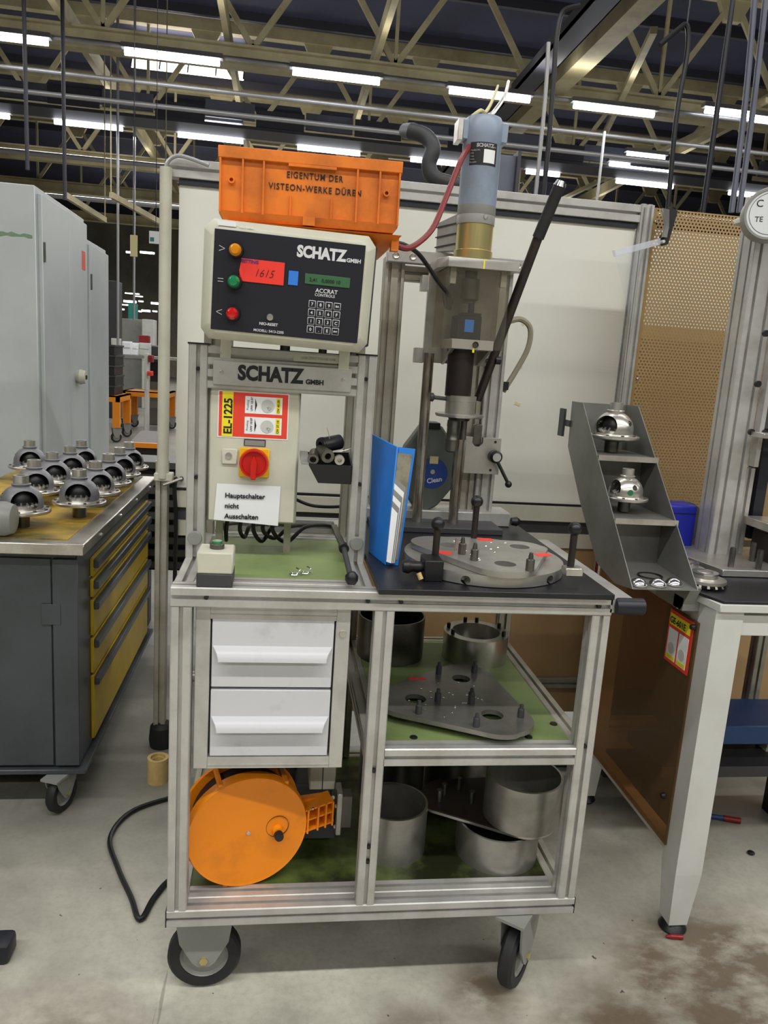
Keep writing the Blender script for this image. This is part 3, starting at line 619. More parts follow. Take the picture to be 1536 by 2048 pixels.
for a, b_ in ((350, 958), (362, 958)): p = at(a, b_, Y=1.30); P('grommet', G().lathe([(0.0, -0.012), (0.007, -0.012), (0.009, 0), (0.009, 0.01)], (p.x, 1.305, p.z), 'y', 12), M['black'], t)
cable('hanging_cable', [at(352, 958, Y=1.285), at(349, 980, Y=1.275), at(352, 1040, Y=1.28), at(350, 1140, Y=1.28), at(348, 1260, Y=1.28)], 0.008, M['black'], 'black cable hanging down from the partition corner behind the left post')
p0 = at(322, 975, Y=1.25)
solo('lever_rod', G().cyl(at(326, 970, Y=1.24), at(364, 957, Y=1.27), 0.006, 8), M['steel'], 'short grey rod across the lower corner of the partition', 'rod')

# ================================================================== WORKSTATION TROLLEY
W, ZT, D = 1.0057, 1.039, 0.80
wt = thing('workstation_trolley', 'aluminium profile workstation trolley on casters with green shelves', 'trolley', (0.5, 0.35, FZ))
Zb = 0.2
# bottom frame (lower ring), with front beam double deep
prof('frame_beam', 'x', 0, 0, Zb, W, wt)
prof('frame_beam', 'x', 0.045, 0.045, Zb, W - 0.09, wt)
prof('frame_beam', 'x', 0, D - 0.09, Zb, W, wt, m=M['aluold'])
prof('frame_beam', 'y', 0, 0.045, Zb, D - 0.135, wt, m=M['aluold'])
prof('frame_beam', 'y', W - 0.045, 0.045, Zb, D - 0.135, wt, m=M['aluold'])
for x in (-0.003, W): P('end_cap', G().box((x, 0.001, Zb + 0.001), (x + 0.003, 0.044, Zb + 0.044)), M['black'], wt)
# posts
XM = 0.447
for x, y, mt in ((0, 0, 'alu'), (W - 0.045, 0, 'alu'), (XM, 0, 'alu'), (0, D - 0.09, 'aluold'), (W - 0.045, D - 0.09, 'aluold'), (XM, D - 0.09, 'aluold')):
    prof('frame_post', 'z', x, y, Zb + 0.045, ZT - 0.09 - Zb, wt, m=M[mt])
# top ring
prof('frame_beam', 'x', 0, 0, ZT - 0.045, W, wt)
prof('frame_beam', 'x', 0, D - 0.045, ZT - 0.045, W, wt)
prof('frame_beam', 'y', 0, 0.045, ZT - 0.045, D - 0.09, wt)
prof('frame_beam', 'y', 0.40, 0.045, ZT - 0.045, D - 0.09, wt)
prof('frame_beam', 'y', W - 0.045, 0.045, ZT - 0.045, D - 0.09, wt)
prof('frame_beam', 'x', 0.045, 0.045, ZT - 0.045, 0.355, wt)
prof('frame_beam', 'x', 0.045, 0.50, ZT - 0.045, 0.355, wt)
# black slot screws
g = G()
for x, z in ((0.075, 1.0165), (0.43, 1.0165), (0.505, 1.0165), (0.975, 1.0165)): g.cyl((x, 0.001, z), (x, 0.012, z), 0.005, 10)
for x, z in ((XM + 0.0225, 0.60), (XM + 0.0225, 0.40), (XM + 0.0225, 0.36), (W - 0.0225, 0.66)): g.cyl((x, 0.002, z), (x, 0.012, z), 0.005, 10)
P('slot_screws', g, M['black'], wt)
# shelf (right bay)
zs = 0.657
prof('shelf_beam', 'x', XM + 0.045, 0, zs - 0.045, W - 0.135 + 0.0 - XM + 0.045, wt)
prof('shelf_beam', 'y', W - 0.045 - 0.0, 0.045, zs - 0.045, D - 0.135, wt, m=M['aluold'])
prof('shelf_beam', 'y', XM, 0.045, zs - 0.045, D - 0.135, wt, m=M['aluold'])
prof('shelf_beam', 'x', XM + 0.045, D - 0.09, zs - 0.045, W - 0.09 - XM, wt, m=M['aluold'])
P('shelf_panel', G().box((XM + 0.045, 0.045, zs - 0.012), (W - 0.045, D - 0.09, zs - 0.002)), M['green'], wt, 'green shelf panel')
for x, y in ((0.57, 0.06), (0.86, 0.06), (0.95, 0.13)): P('panel_screw', G().lathe([(0.0, 0.003), (0.009, 0.003), (0.010, 0)], (x, y, zs - 0.002), 'z', 12), M['black'], wt)
P('floor_panel', G().box((0.045, 0.09, Zb + 0.03), (W - 0.045, D - 0.09, Zb + 0.042)), M['greend'], wt, 'oily green bottom panel')
P('work_surface', G().box((0.045, 0.09, ZT - 0.012), (0.40, 0.50, ZT - 0.004)), M['green'], wt, 'green work surface')
# black bench mat on the right, with edge rail and end cap
bm_ = thing('bench_mat', 'thin black mat on the trolley top under the round fixture', 'mat', (0.72, 0.3, ZT))
P('sheet', G().box((0.449, -0.02, ZT), (1.0, D - 0.02, ZT + 0.014)), M['mat'], bm_, bevel=0.002)
P('side_rail', G().box((W - 0.004, 0.0, ZT - 0.036), (W + 0.052, 0.60, ZT - 0.002)), M['alu'], wt, 'sloping side rail')
P('corner_bumper', G().lathe([(0.0, -0.02), (0.018, -0.018), (0.02, -0.01), (0.02, 0.05), (0.0, 0.05)], (W + 0.025, 0, ZT - 0.02), 'x', 16), M['navy'], wt, 'dark plastic corner bumper')
# upper frame
uy = 0.25
for x in (0.0, 0.40):
    prof('upright', 'z', x, uy, ZT, 1.556 - ZT, wt)
    P('upright_cap', G().box((x - 0.002, uy - 0.002, 1.556), (x + 0.047, uy + 0.047, 1.560)), M['black'], wt)
    P('joint_disc', G().lathe([(0.0, -0.008), (0.016, -0.007), (0.018, 0.0)], (x + 0.0225, uy, ZT + 0.05), 'y', 18), M['grey'], wt)
prof('upright', 'z', 0.40, 0.52, ZT, 0.60, wt, m=M['aluold'])
prof('upright', 'z', 0.0, 0.52, ZT, 0.50, wt, m=M['aluold'])
prof('head_beam', 'x', 0.045, uy, 1.556 - 0.045, 0.355, wt)
prof('head_beam', 'x', 0.045, uy, 1.556 - 0.10, 0.355, wt)
for x in (0.0, 0.40): prof('side_beam', 'y', x, uy + 0.045, 1.556 - 0.045, 0.225, wt, m=M['aluold'])
g = G()
for x in (0.0225, 0.4225):
    for z in (1.50, 1.24): g.cyl((x, uy, z), (x, uy + 0.012, z), 0.005, 10)
P('slot_screws', g, M['black'], wt)
np_ = P('name_plate', G().box((0.058, uy - 0.006, 1.466), (0.386, uy - 0.001, 1.522)), M['alu'], wt, 'grey name plate with black lettering', bevel=0.001)
text('SCHATZ', 0.0465, M['ink'], np_, (0.116, uy - 0.0065, 1.4815), bold=0.0023, sx=0.86, space=1.0)
text('GMBH', 0.0155, M['ink'], np_, (0.276, uy - 0.0065, 1.4800), bold=0.0008)
for x in (0.078, 0.366): P('plate_screw', G().lathe([(0.0, -0.002), (0.004, -0.0015), (0.005, 0)], (x, uy - 0.006, 1.495), 'y', 10), M['steel'], np_)
P('beam_sticker', G().box((0.245, uy - 0.001, 1.532), (0.37, uy, 1.55)), M['cream'], wt, 'pale sticker with tiny print')
text('GUR-ZERT 742-NR 1048', 0.008, M['pinkt'], wt, (0.262, uy - 0.0015, 1.538))
# casters: left fixed facing us, right one swivelled
cz = FZ + 0.09
wheel_caster('caster', wt, (0.083, 0.085, cz), 0.09, 0.038, M['rubber'], 0.02, Zb - 0.001)
wheel_caster('caster', wt, (0.885, 0.045, cz), 0.09, 0.038, M['rubber'], 0.9, Zb - 0.001)
wheel_caster('caster', wt, (0.083, D - 0.12, cz), 0.09, 0.038, M['rubber'], 0.02, Zb - 0.001)
wheel_caster('caster', wt, (0.90, D - 0.12, cz), 0.09, 0.038, M['rubber'], 0.9, Zb - 0.001)
# ------------------------------------------------ drawer unit under the top
du = thing('drawer_unit', 'aluminium framed drawer unit with two white drawers under the work surface', 'drawer unit', (0.22, 0.2, 0.6))
dx0, dx1, dz0, dz1, dy = 0.052, 0.395, 0.600, 0.990, 0.02
P('case', G().box((dx0 + 0.01, dy + 0.02, dz0 + 0.02), (dx1 - 0.01, 0.5, dz1 - 0.002)), M['dgrey'], du)
for x in (dx0, dx1 - 0.032): P('frame_stile', G().box((x, dy, dz0), (x + 0.032, dy + 0.03, dz1)), M['alu'], du, bevel=0.001)
for z in (dz0, dz1 - 0.028): P('frame_rail', G().box((dx0 + 0.032, dy + 0.001, z), (dx1 - 0.032, dy + 0.03, z + 0.028)).box((dx0 + 0.032, dy - 0.001, z + 0.008), (dx1 - 0.032, dy + 0.001, z + 0.011)), M['alu'], du)
P('lock', G().lathe([(0.0, -0.004), (0.008, -0.003), (0.009, 0)], (dx1 - 0.016, dy, 0.932), 'y', 16).box((dx1 - 0.017, dy - 0.005, 0.927), (dx1 - 0.015, dy - 0.0035, 0.937)), M['steel'], du)
for k, z0 in enumerate((0.63, 0.80)):
    x0, x1, z1 = dx0 + 0.036, dx1 - 0.036, z0 + 0.163
    dr = P('drawer', G().box((x0, dy + 0.002, z0), (x1, dy + 0.025, z1)), M['drawer'], du, bevel=0.0015)
    zc = z0 + 0.085; pr = []
    for i in range(9):
        a = radians(-20 + i * 16); pr.append((0.002 - 0.024 * sin(a) * 1.0, zc + 0.012 - 0.030 * (1 - cos(a)) - (0.0 if i < 1 else 0.003)))
    outer = [(dy + 0.002, zc + 0.014), (dy - 0.006, zc + 0.010), (dy - 0.015, zc + 0.002), (dy - 0.020, zc - 0.008), (dy - 0.021, zc - 0.016), (dy - 0.017, zc - 0.016), (dy - 0.016, zc - 0.008), (dy - 0.011, zc), (dy - 0.003, zc + 0.007), (dy + 0.002, zc + 0.009)]
    g = G(); n = len(outer); o0 = len(g.v)
    for (yy, z) in outer:                    # the grip tapers at both ends as it comes forward
        s_ = max(0.0, (dy - yy)) / 0.021 * 0.014
        g.v.append((x0 + 0.002 + s_, yy, z)); g.v.append((x1 - 0.002 - s_, yy, z))
    for i in range(n): j = (i + 1) % n; g.f.append((2 * i, 2 * i + 1, 2 * j + 1, 2 * j))
    g.f.append(tuple(2 * i for i in range(n))); g.f.append(tuple(2 * i + 1 for i in range(n)))
    P('grip', g, M['drawer'], dr)
# ------------------------------------------------ switch cabinet
sc = thing('switch_cabinet', 'cream electrical switch cabinet with red rotary main switch', 'switch cabinet', (0.16, 0.4, 1.13))
P('case', G().box((0.047, 0.275, 1.128), (0.268, 0.45, 1.462)), M['cream'], sc, bevel=0.004)
P('door', G().box((0.05, 0.262, 1.131), (0.265, 0.276, 1.459)), M['cream'], sc, bevel=0.004)
for x in (0.065, 0.24): prof('support_leg', 'z', x, 0.35, ZT, 0.09, sc, 0.02, 0.02) if False else P('support_leg', G().box((x, 0.34, ZT - 0.004), (x + 0.018, 0.358, 1.13)), M['aluold'], sc)
fy = 0.262
ov = P('inspection_label', G().box((0.07, fy - 0.0012, 1.340), (0.239, fy, 1.453)), M['paper'], sc, 'red label with number EL-1225 and two inspection seals')
P('red_field', G().box((0.0725, fy - 0.0018, 1.343), (0.2365, fy - 0.0012, 1.450)), M['redl'], ov)
P('yellow_strip', G().box((0.080, fy - 0.0024, 1.343), (0.106, fy - 0.0018, 1.450)), M['yell'], ov)
text('EL-1225', 0.0275, M['ink'], ov, (0.1035, fy - 0.0028, 1.3485), (pi / 2, -pi / 2, 0), bold=0.0007, sx=0.95)
for k, (z, s_) in enumerate(((1.3515, 'OV 37.10'), (1.401, 'OV 40.00'))):
    P('seal_card', G().box((0.134, fy - 0.0024, z), (0.223, fy - 0.0018, z + 0.041)), M['paper'], ov)
    P('seal_disc', G().lathe([(0, -0.001), (0.0155, -0.001), (0.0155, 0)], (0.188, fy - 0.0024, z + 0.0195), 'y', 28), M['white'], ov)
    P('yellow_tag', G().box((0.2085, fy - 0.0030, z + 0.003), (0.2185, fy - 0.0024, z + 0.0395)), M['yell'], ov)
    text(s_, 0.0082, M['ink'], ov, (0.2165, fy - 0.0034, z + 0.004), (pi / 2, -pi / 2, 0))
    text('Pruefung', 0.0068, M['pinkt'], ov, (0.1425, fy - 0.0028, z + 0.008), (pi / 2, -pi / 2, 0))
    text('UVV 10.07', 0.0075, M['ink'], ov, (0.1525, fy - 0.0028, z + 0.006), (pi / 2, -pi / 2, 0))
    P('printed_arrow', G().prism([(0, 0), (0.0045, 0.0165), (0, 0.033)], lambda u, v, d: (0.158 + u, d, z + 0.004 + v), fy - 0.0030, fy - 0.0024), M['ink'], ov)
    text('42', 0.012, M['pinkt'], ov, (0.184, fy - 0.0037, z + 0.014), (pi / 2, 0.6, 0))
pl = P('type_plate', G().box((0.134, fy - 0.0015, 1.322), (0.186, fy, 1.338)), M['ink'], sc); P('plate_face', G().box((0.136, fy - 0.002, 1.323), (0.184, fy - 0.0015, 1.336)), M['slot'], pl)
sw = P('main_switch', G().box((0.124, fy - 0.008, 1.245), (0.197, fy, 1.318)), M['yellow'], sc, 'yellow switch plate', bevel=0.003)
P('red_ring', G().lathe([(0.0, -0.016), (0.028, -0.016), (0.030, -0.024), (0.034, -0.024), (0.036, -0.008)], (0.160, fy, 1.281), 'y', 36), M['redp'], sw)
P('rotary_grip', G().prism([(-0.006, -0.037), (0.006, -0.037), (0.0085, 0.005), (0.0, 0.02), (-0.0085, 0.005)], lambda u, v, d: (0.160 + u, d, 1.281 + v), fy - 0.040, fy - 0.016), M['redp'], sw, bevel=0.0015)
kl = P('key_lock', G().box((0.082, fy - 0.006, 1.275), (0.119, fy, 1.313)), M['cream'], sc, bevel=0.002)
P('lock_barrel', G().lathe([(0.0, -0.004), (0.008, -0.003), (0.0085, 0)], (0.0985, fy - 0.006, 1.296), 'y', 16), M['steel'], kl)
sg = P('paper_sign', G().add([(0.066, fy - 0.002, 1.135), (0.224, fy - 0.003, 1.125), (0.227, fy - 0.002, 1.225), (0.072, fy - 0.002, 1.226)], [(0, 1, 2, 3)]).add([(0.066, fy - 0.001, 1.135), (0.224, fy - 0.001, 1.125), (0.227, fy - 0.001, 1.225), (0.072, fy - 0.001, 1.226)], [(3, 2, 1, 0)]), M['paper'], sc, 'white paper sign reading Hauptschalter nicht Ausschalten')
for s_, z in (('Hauptschalter', 1.192), ('nicht', 1.166), ('Ausschalten', 1.140)):
    text(s_, 0.0172, M['ink'], sg, (0.092, fy - 0.0042, z), (pi / 2, 0, 0), bold=0.00035)
# cables under the cabinet
for i, (x, xe, ye) in enumerate(((0.095, 0.075, 0.47), (0.13, 0.16, 0.49), (0.165, 0.24, 0.50), (0.19, 0.30, 0.50), (0.215, 0.35, 0.51))):
    cable('cabinet_cable', [(x, 0.36, 1.13), (x - 0.004, 0.355, 1.09), (x + (xe - x) * 0.25, 0.38, 1.055 + 0.01 * (i % 2)), (x + (xe - x) * 0.6, 0.43, 1.085), (xe, ye + 0.03, 1.07), (xe + 0.03, 0.60, 1.055)], 0.0055, M['black'],
          'black cable under the switch cabinet, ' + ['leftmost', 'second from left', 'middle', 'fourth from left', 'rightmost'][i], 'cable', 'cables coming out under the switch cabinet')
cable('slack_cable', [(0.27, 0.62, 1.13), (0.33, 0.64, 1.107), (0.42, 0.64, 1.11), (0.47, 0.62, 1.14)], 0.005, M['black'], 'slack black cable behind the green work surface')
# ------------------------------------------------ start button box
bb = thing('button_box', 'cream push-button box with grey base and green button at the table corner', 'button box', (0.09, 0.06, ZT))
P('base', G().box((0.053, 0.004, ZT), (0.130, 0.085, ZT + 0.030)), M['dgrey'], bb, bevel=0.002)
P('housing', G().box((0.053, 0.004, ZT + 0.030), (0.130, 0.085, ZT + 0.078)), M['cream'], bb, bevel=0.003)
P('bezel', G().lathe([(0.0, 0.0), (0.016, 0.0), (0.016, 0.010), (0.014, 0.012), (0, 0.012)], (0.0925, 0.045, ZT + 0.078), 'z', 24), M['steeld'], bb)
P('push_button', G().lathe([(0.0, 0.0), (0.011, 0.0), (0.011, 0.006), (0, 0.007)], (0.0925, 0.045, ZT + 0.089), 'z', 20), M['greenl'], bb, 'green push button')
for i, (x, y) in enumerate(((0.268, 0.125), (0.294, 0.14))):
    g = G().tube([(x + 0.012 * cos(a), y + 0.009 * sin(a), ZT + 0.0005) for a in [k * 0.5 for k in range(11)]] + [(x + 0.012, y - 0.004, ZT + 0.012), (x + 0.002, y, ZT + 0.016)], 0.0018, 6)
    solo('wire_clip', g, M['chrome'], ('left' if i == 0 else 'right') + ' one of two small bright wire clips on the green work surface', 'clip', 'wire clips on the green surface')
# ------------------------------------------------ black rod with ball foot leaning by the right upright
tr = thing('toggle_strut', 'black jointed strut with a knobbed end lying beside the right upright', 'strut', (0.38, 0.3, ZT))
a, b_, c_ = Vector((0.380, 0.47, ZT + 0.045)), Vector((0.392, 0.26, ZT + 0.035)), Vector((0.392, 0.025, ZT + 0.018))
P('upper_link', G().bar(a, b_, 0.016, 0.010), M['steeld'], tr, bevel=0.001)
P('joint', G().lathe([(0.0, -0.012), (0.013, -0.012), (0.013, 0.012), (0, 0.012)], b_, 'y', 14), M['black'], tr)
P('lower_link', G().cyl(b_, c_, 0.007, 10), M['dgrey'], tr)
P('knob', G().lathe([(0.0, -0.014), (0.010, -0.013), (0.015, -0.004), (0.015, 0.006), (0.008, 0.015), (0.0, 0.017)], (c_.x, c_.y, c_.z + 0.005), 'z', 18), M['black'], tr)
# ------------------------------------------------ parts bin with sockets
bn = thing('parts_bin', 'small black open bin hooked on the right upright', 'bin', (0.34, 0.28, 1.26))
x0, x1, y0, y1, zt_, zb_ = 0.282, 0.398, 0.22, 0.33, 1.306, 1.243
def wallq(a, b_, c2, d2, th):
    n = (Vector(b_) - Vector(a)).cross(Vector(d2) - Vector(a)).normalized() * th
    return [a, b_, c2, d2] + [tuple(Vector(q) + n) for q in (a, b_, c2, d2)]
gb = G()
B4 = [(x0 + 0.035, y0 + 0.008, zb_), (x1, y0 + 0.008, zb_), (x1, y1, zb_), (x0 + 0.035, y1, zb_)]
T4 = [(x0 + 0.008, y0, 1.290), (x1, y0, 1.290), (x1, y1, zt_ + 0.004), (x0 + 0.008, y1, zt_)]
gb.hexa([B4[0], B4[1], B4[2], B4[3]] + [(q[0], q[1], q[2] + 0.003) for q in B4])
for i in range(4):
    j = (i + 1) % 4; gb.hexa(wallq(B4[i], B4[j], T4[j], T4[i], -0.0025))
P('tray', gb, M['black'], bn)
P('grip_lip', G().hexa([(x0 - 0.008, y0 - 0.002, 1.288), (x0 + 0.010, y0 - 0.002, 1.288), (x0 + 0.010, y1, zt_ - 0.004), (x0 - 0.010, y1, zt_ - 0.004), (x0 - 0.008, y0 - 0.002, 1.292), (x0 + 0.010, y0 - 0.002, 1.292), (x0 + 0.010, y1, zt_ + 0.002), (x0 - 0.010, y1, zt_ + 0.002)]), M['grey'], bn)
def socket(c, d, r, ri, ln, mt, lab):
    me = G().ring((0, 0, 0), ri, r, -ln / 2, ln / 2, 24).ring((0, 0, 0), ri * 1.02, r * 1.06, -ln / 2 + 0.004, -ln / 2 + 0.010, 24).lathe([(0, 0), (ri, 0), (ri, 0.002), (0, 0.002)], (0, 0, 0), 'z', 16).mesh('socket')
    q = Vector((0, 0, 1)).rotation_difference(Vector(d).normalized())
    me.transform(Matrix.Translation(c) @ q.to_matrix().to_4x4())
    o = put('socket', me, M[mt]); o['label'] = lab; o['category'] = 'socket'; o['group'] = 'sockets and rings in the black bin'
socket((0.304, 0.245, 1.306), (0.1, 1, 0.2), 0.013, 0.008, 0.05, 'steeld', 'dark small socket at the left end of the bin')
socket((0.330, 0.245, 1.314), (-0.25, 1, 0.1), 0.016, 0.008, 0.06, 'steeld', 'shiny knurled socket, larger one lying in the bin')
socket((0.345, 0.285, 1.335), (0.9, 0.6, 0.15), 0.019, 0.009, 0.06, 'black', 'black socket lying on top of the heap in the bin')
socket((0.366, 0.228, 1.303), (0.0, 1, 0.05), 0.0115, 0.0055, 0.02, 'steel', 'bright ring standing at the right of the bin')
solo('wire_piece', G().tube(smoothpts([(0.345, 0.27, 1.34), (0.338, 0.27, 1.365), (0.334, 0.27, 1.375)]), 0.0012, 6).tube(smoothpts([(0.365, 0.25, 1.32), (0.385, 0.245, 1.326), (0.395, 0.25, 1.33)]), 0.001, 6), M['steel'], 'thin steel wire pieces sticking out of the black bin', 'wire')

# ================================================================== CONTROL UNIT (SCHATZ panel)
q = at(576, 575, Y=0.155)
cu = thing('control_unit', 'cream control unit with dark panel, keypad and three signal lamps', 'control unit', (q.x, 0.155, q.z), rot=(radians(4), radians(1.6), radians(-1.5)), local=True)
w2, h2 = 0.1885, 0.128
bez = [(-w2 + 0.018, -h2), (w2 - 0.018, -h2), (w2, -h2 + 0.022), (w2, h2 - 0.022), (w2 - 0.018, h2), (-w2 + 0.018, h2), (-w2, h2 - 0.022), (-w2, -h2 + 0.022)]
ins = [(x * 0.90, z * 0.875) for x, z in bez]
g = G(); n = 8
for poly, y in ((bez, 0.05), (bez, 0.012), (ins, -0.008)): g.v += [(x, y, z) for x, z in poly]
g.f += [tuple(range(8))[::-1], tuple(range(16, 24))]
for k in (0, 8):
    for i in range(8): j = (i + 1) % 8; g.f.append((k + i, k + j, k + 8 + j, k + 8 + i))
P('bezel', g, M['cream'], cu, bevel=0.0015)
P('rear_case', G().box((-0.15, 0.05, -0.115), (0.195, 0.22, 0.11)), M['dgrey'], cu, bevel=0.003)
P('front_panel', G().box((-0.164, -0.0105, -0.106), (0.164, -0.007, 0.106)), M['navy'], cu, bevel=0.0008)
text('SCHATZ', 0.0325, M['wtext'], cu, (0.015, -0.0112, 0.068), bold=0.0017, sx=0.86, space=1.0)
text('GMBH', 0.0115, M['wtext'], cu, (0.124, -0.0112, 0.067), bold=0.0004)
for s_, z, mt in (('>', 0.066, 'amberl'), ('=', 0.000, 'greenl'), ('<', -0.068, 'redlens')):
    text(s_, 0.028, M['wtext'], cu, (-0.155, -0.0112, z - 0.009), bold=-0.0006)
    l = P('signal_lamp', G().lathe([(0.0, -0.012), (0.0165, -0.012), (0.018, 0.0)], (-0.117, -0.0105, z), 'y', 24), M['black'], cu)
    P('lens', G().lathe([(0.0, -0.019), (0.008, -0.018), (0.0125, -0.013), (0.0135, -0.002)], (-0.117, -0.0205, z), 'y', 24), M[mt], l, {'amberl': 'amber lens', 'greenl': 'green lens', 'redlens': 'red lens'}[mt])
rc = P('red_card', G().box((-0.104, -0.0125, 0.003), (-0.010, -0.0118, 0.051)).add([(-0.104, -0.0126, 0.046), (-0.104, -0.0126, 0.003), (-0.098, -0.0126, 0.003), (-0.107, -0.018, 0.025)], [(0, 1, 3), (1, 2, 3), (2, 0, 3)]), M['redn'], cu, 'fluorescent red card with a handwritten number')
text('SETTING', 0.0095, M['blabel'], rc, (-0.104, -0.0131, 0.0425), bold=0.0002)
text('1615', 0.024, M['ink'], rc, (-0.076, -0.0131, 0.016), sx=0.9, bold=-0.0005, shear=0.35)
P('blue_tape', G().box((0.000, -0.0122, 0.006), (0.021, -0.0105, 0.036)), M['post'], cu, 'piece of blue tape')
dsp = P('display', G().box((0.036, -0.0125, 0.012), (0.136, -0.0105, 0.034)), M['lcd'], cu, 'green character display', bevel=0.0006)
text('2,41   0,0000 10', 0.0105, M['ink'], dsp, (0.046, -0.0131, 0.0185))
text('ACCRAT', 0.0125, M['wtext'], cu, (0.061, -0.0112, -0.004), bold=0.0002)
text('CONTROLS', 0.0085, M['wtext'], cu, (0.060, -0.0112, -0.012), bold=0.0001)
keys = ['7', '8', '9', 'BA', '4', '5', '6', 'F', '1', '2', '3', 'C', '0', '.', 'E', 'ENT']
for i, s_ in enumerate(keys):
    x = 0.056 + (i % 4) * 0.0187; z = -0.030 - (i // 4) * 0.0183
    k_ = P('key', G().box((x - 0.0078, -0.0122, z - 0.0078), (x + 0.0078, -0.0105, z + 0.0078)), M['wtext'], cu, bevel=0.0008)
    P('key_face', G().box((x - 0.0066, -0.0128, z - 0.0066), (x + 0.0066, -0.0120, z + 0.0066)), M['navy'], k_)
    sz = 0.0095 if len(s_) == 1 else 0.0065 if len(s_) == 2 else 0.0045
    text(s_, sz, M['wtext'], k_, (x, -0.0132, z - sz * 0.36), al='CENTER', bold=0.0002)
P('key_switch', G().lathe([(0.0, -0.006), (0.007, -0.005), (0.008, 0)], (-0.035, -0.0105, -0.068), 'y', 18), M['steel'], cu)
text('NIO-RESET', 0.0085, M['wtext'], cu, (-0.058, -0.0112, -0.086), bold=0.0002)
text('MODELL: 5413-2205', 0.0078, M['wtext'], cu, (-0.070, -0.0112, -0.101), bold=0.0001)
st = P('white_sticker', G().box((-0.158, -0.0095, 0.1135), (-0.119, -0.0075, 0.1235)), M['paper'], cu)
text('5321-10002', 0.0065, M['paper'], cu, (-0.113, -0.0092, 0.1135))
for x in (-0.15, 0.13):
    P('bracket', G().box((x, 0.08, -0.175), (x + 0.025, 0.13, -0.11)), M['cream'], cu)
P('cable_gland', G().cyl((0.00, 0.10, -0.145), (0.0, 0.10, -0.11), 0.012, 12).cyl((0.09, 0.10, -0.145), (0.09, 0.10, -0.11), 0.010, 12), M['black'], cu)
prof('device_post', 'z', 0.03, 0.30, 1.556, 0.14, wt, m=M['aluold']); prof('device_post', 'z', 0.36, 0.30, 1.556, 0.14, wt, m=M['aluold'])
# ------------------------------------------------ orange crate on top
ct = thing('orange_crate', 'scuffed orange plastic crate with stencilled lettering on top of the control unit', 'crate', (0.28, 0.3, 1.83), rot=(0, radians(-0.4), radians(-1.0)), local=True)
cw, cd, ch = 0.402, 0.30, 0.150
cx0 = -cw / 2; fy = -0.145
g = G()
def openbox(g, x0, x1, y0, y1, z0, z1, th):
    g.box((x0, y0, z0), (x1, y0 + th, z1)); g.box((x0, y1 - th, z0), (x1, y1, z1)); g.box((x0, y0 + th, z0), (x0 + th, y1 - th, z1)); g.box((x1 - th, y0 + th, z0), (x1, y1 - th, z1))
openbox(g, cx0 + 0.003, -cx0 - 0.003, fy + 0.008, fy + cd, 0.015, ch, 0.004); g.box((cx0 + 0.003, fy + 0.008, 0.012), (-cx0 - 0.003, fy + cd, 0.016))
P('shell', g, M['orange'], ct)
g = G(); openbox(g, cx0, -cx0, fy - 0.002, fy + cd + 0.01, ch - 0.024, ch, 0.009); P('rim', g, M['orange'], ct, bevel=0.001)
g = G().box((cx0 + 0.002, fy - 0.001, 0.012), (-cx0 - 0.002, fy + 0.012, 0.020))
P('foot_ledge', G().hexa([(cx0 + 0.012, fy + 0.008, 0.0), (-cx0 - 0.012, fy + 0.008, 0.0), (-cx0 - 0.012, fy + 0.03, 0.0), (cx0 + 0.012, fy + 0.03, 0.0), (cx0 + 0.002, fy - 0.001, 0.018), (-cx0 - 0.002, fy - 0.001, 0.018), (-cx0 - 0.002, fy + 0.03, 0.018), (cx0 + 0.002, fy + 0.03, 0.018)]), M['orange'], ct)
for x in (-0.198, -0.150, -0.105, 0.100, 0.150, 0.194): P('rib', G().box((x, fy - 0.001, 0.015), (x + 0.004, fy + 0.009, ch - 0.02)), M['orange'], ct)
for x in (-0.045, 0.045): P('rib', G().box((x, fy + 0.002, 0.018), (x + 0.003, fy + 0.009, 0.062)), M['orange'], ct)
for x in (-0.172, 0.168): P('drain_boss', G().ring((x, 0, 0.082), 0.004, 0.0075, fy - 0.0015, fy + 0.009, 16, 'y'), M['orange'], ct)
P('label_lip', G().box((-0.05, fy - 0.003, ch - 0.030), (0.055, fy + 0.004, ch - 0.024)), M['orange'], ct)
P('foot_tab', G().box((-0.015, fy - 0.003, 0.0), (0.012, fy + 0.008, 0.018)), M['orange'], ct)
text('EIGENTUM DER', 0.0185, M['ink'], ct, (-0.054, fy + 0.0072, 0.098), depth=0.001, space=1.18, bold=0.0001, sx=0.84)
text('VISTEON-WERKE D\u00dcREN', 0.0185, M['ink'], ct, (-0.092, fy + 0.0072, 0.072), depth=0.001, space=1.18, bold=0.0001, sx=0.86)
bs = thing('crate_support', 'dark orange tapered tray between the orange crate and the control unit', 'tray', (0.28, 0.35, 1.76))
P('tray', G().hexa([(0.12, 0.22, 1.806), (0.455, 0.22, 1.806), (0.455, 0.46, 1.806), (0.12, 0.46, 1.806), (0.09, 0.17, 1.826), (0.475, 0.17, 1.826), (0.475, 0.46, 1.826), (0.09, 0.46, 1.826)]), M['orange'], bs)
P('corner_tab', G().box((0.455, 0.19, 1.795), (0.472, 0.215, 1.826)), M['orange'], bs)
ct.location = (0.269, 0.315, 1.829)

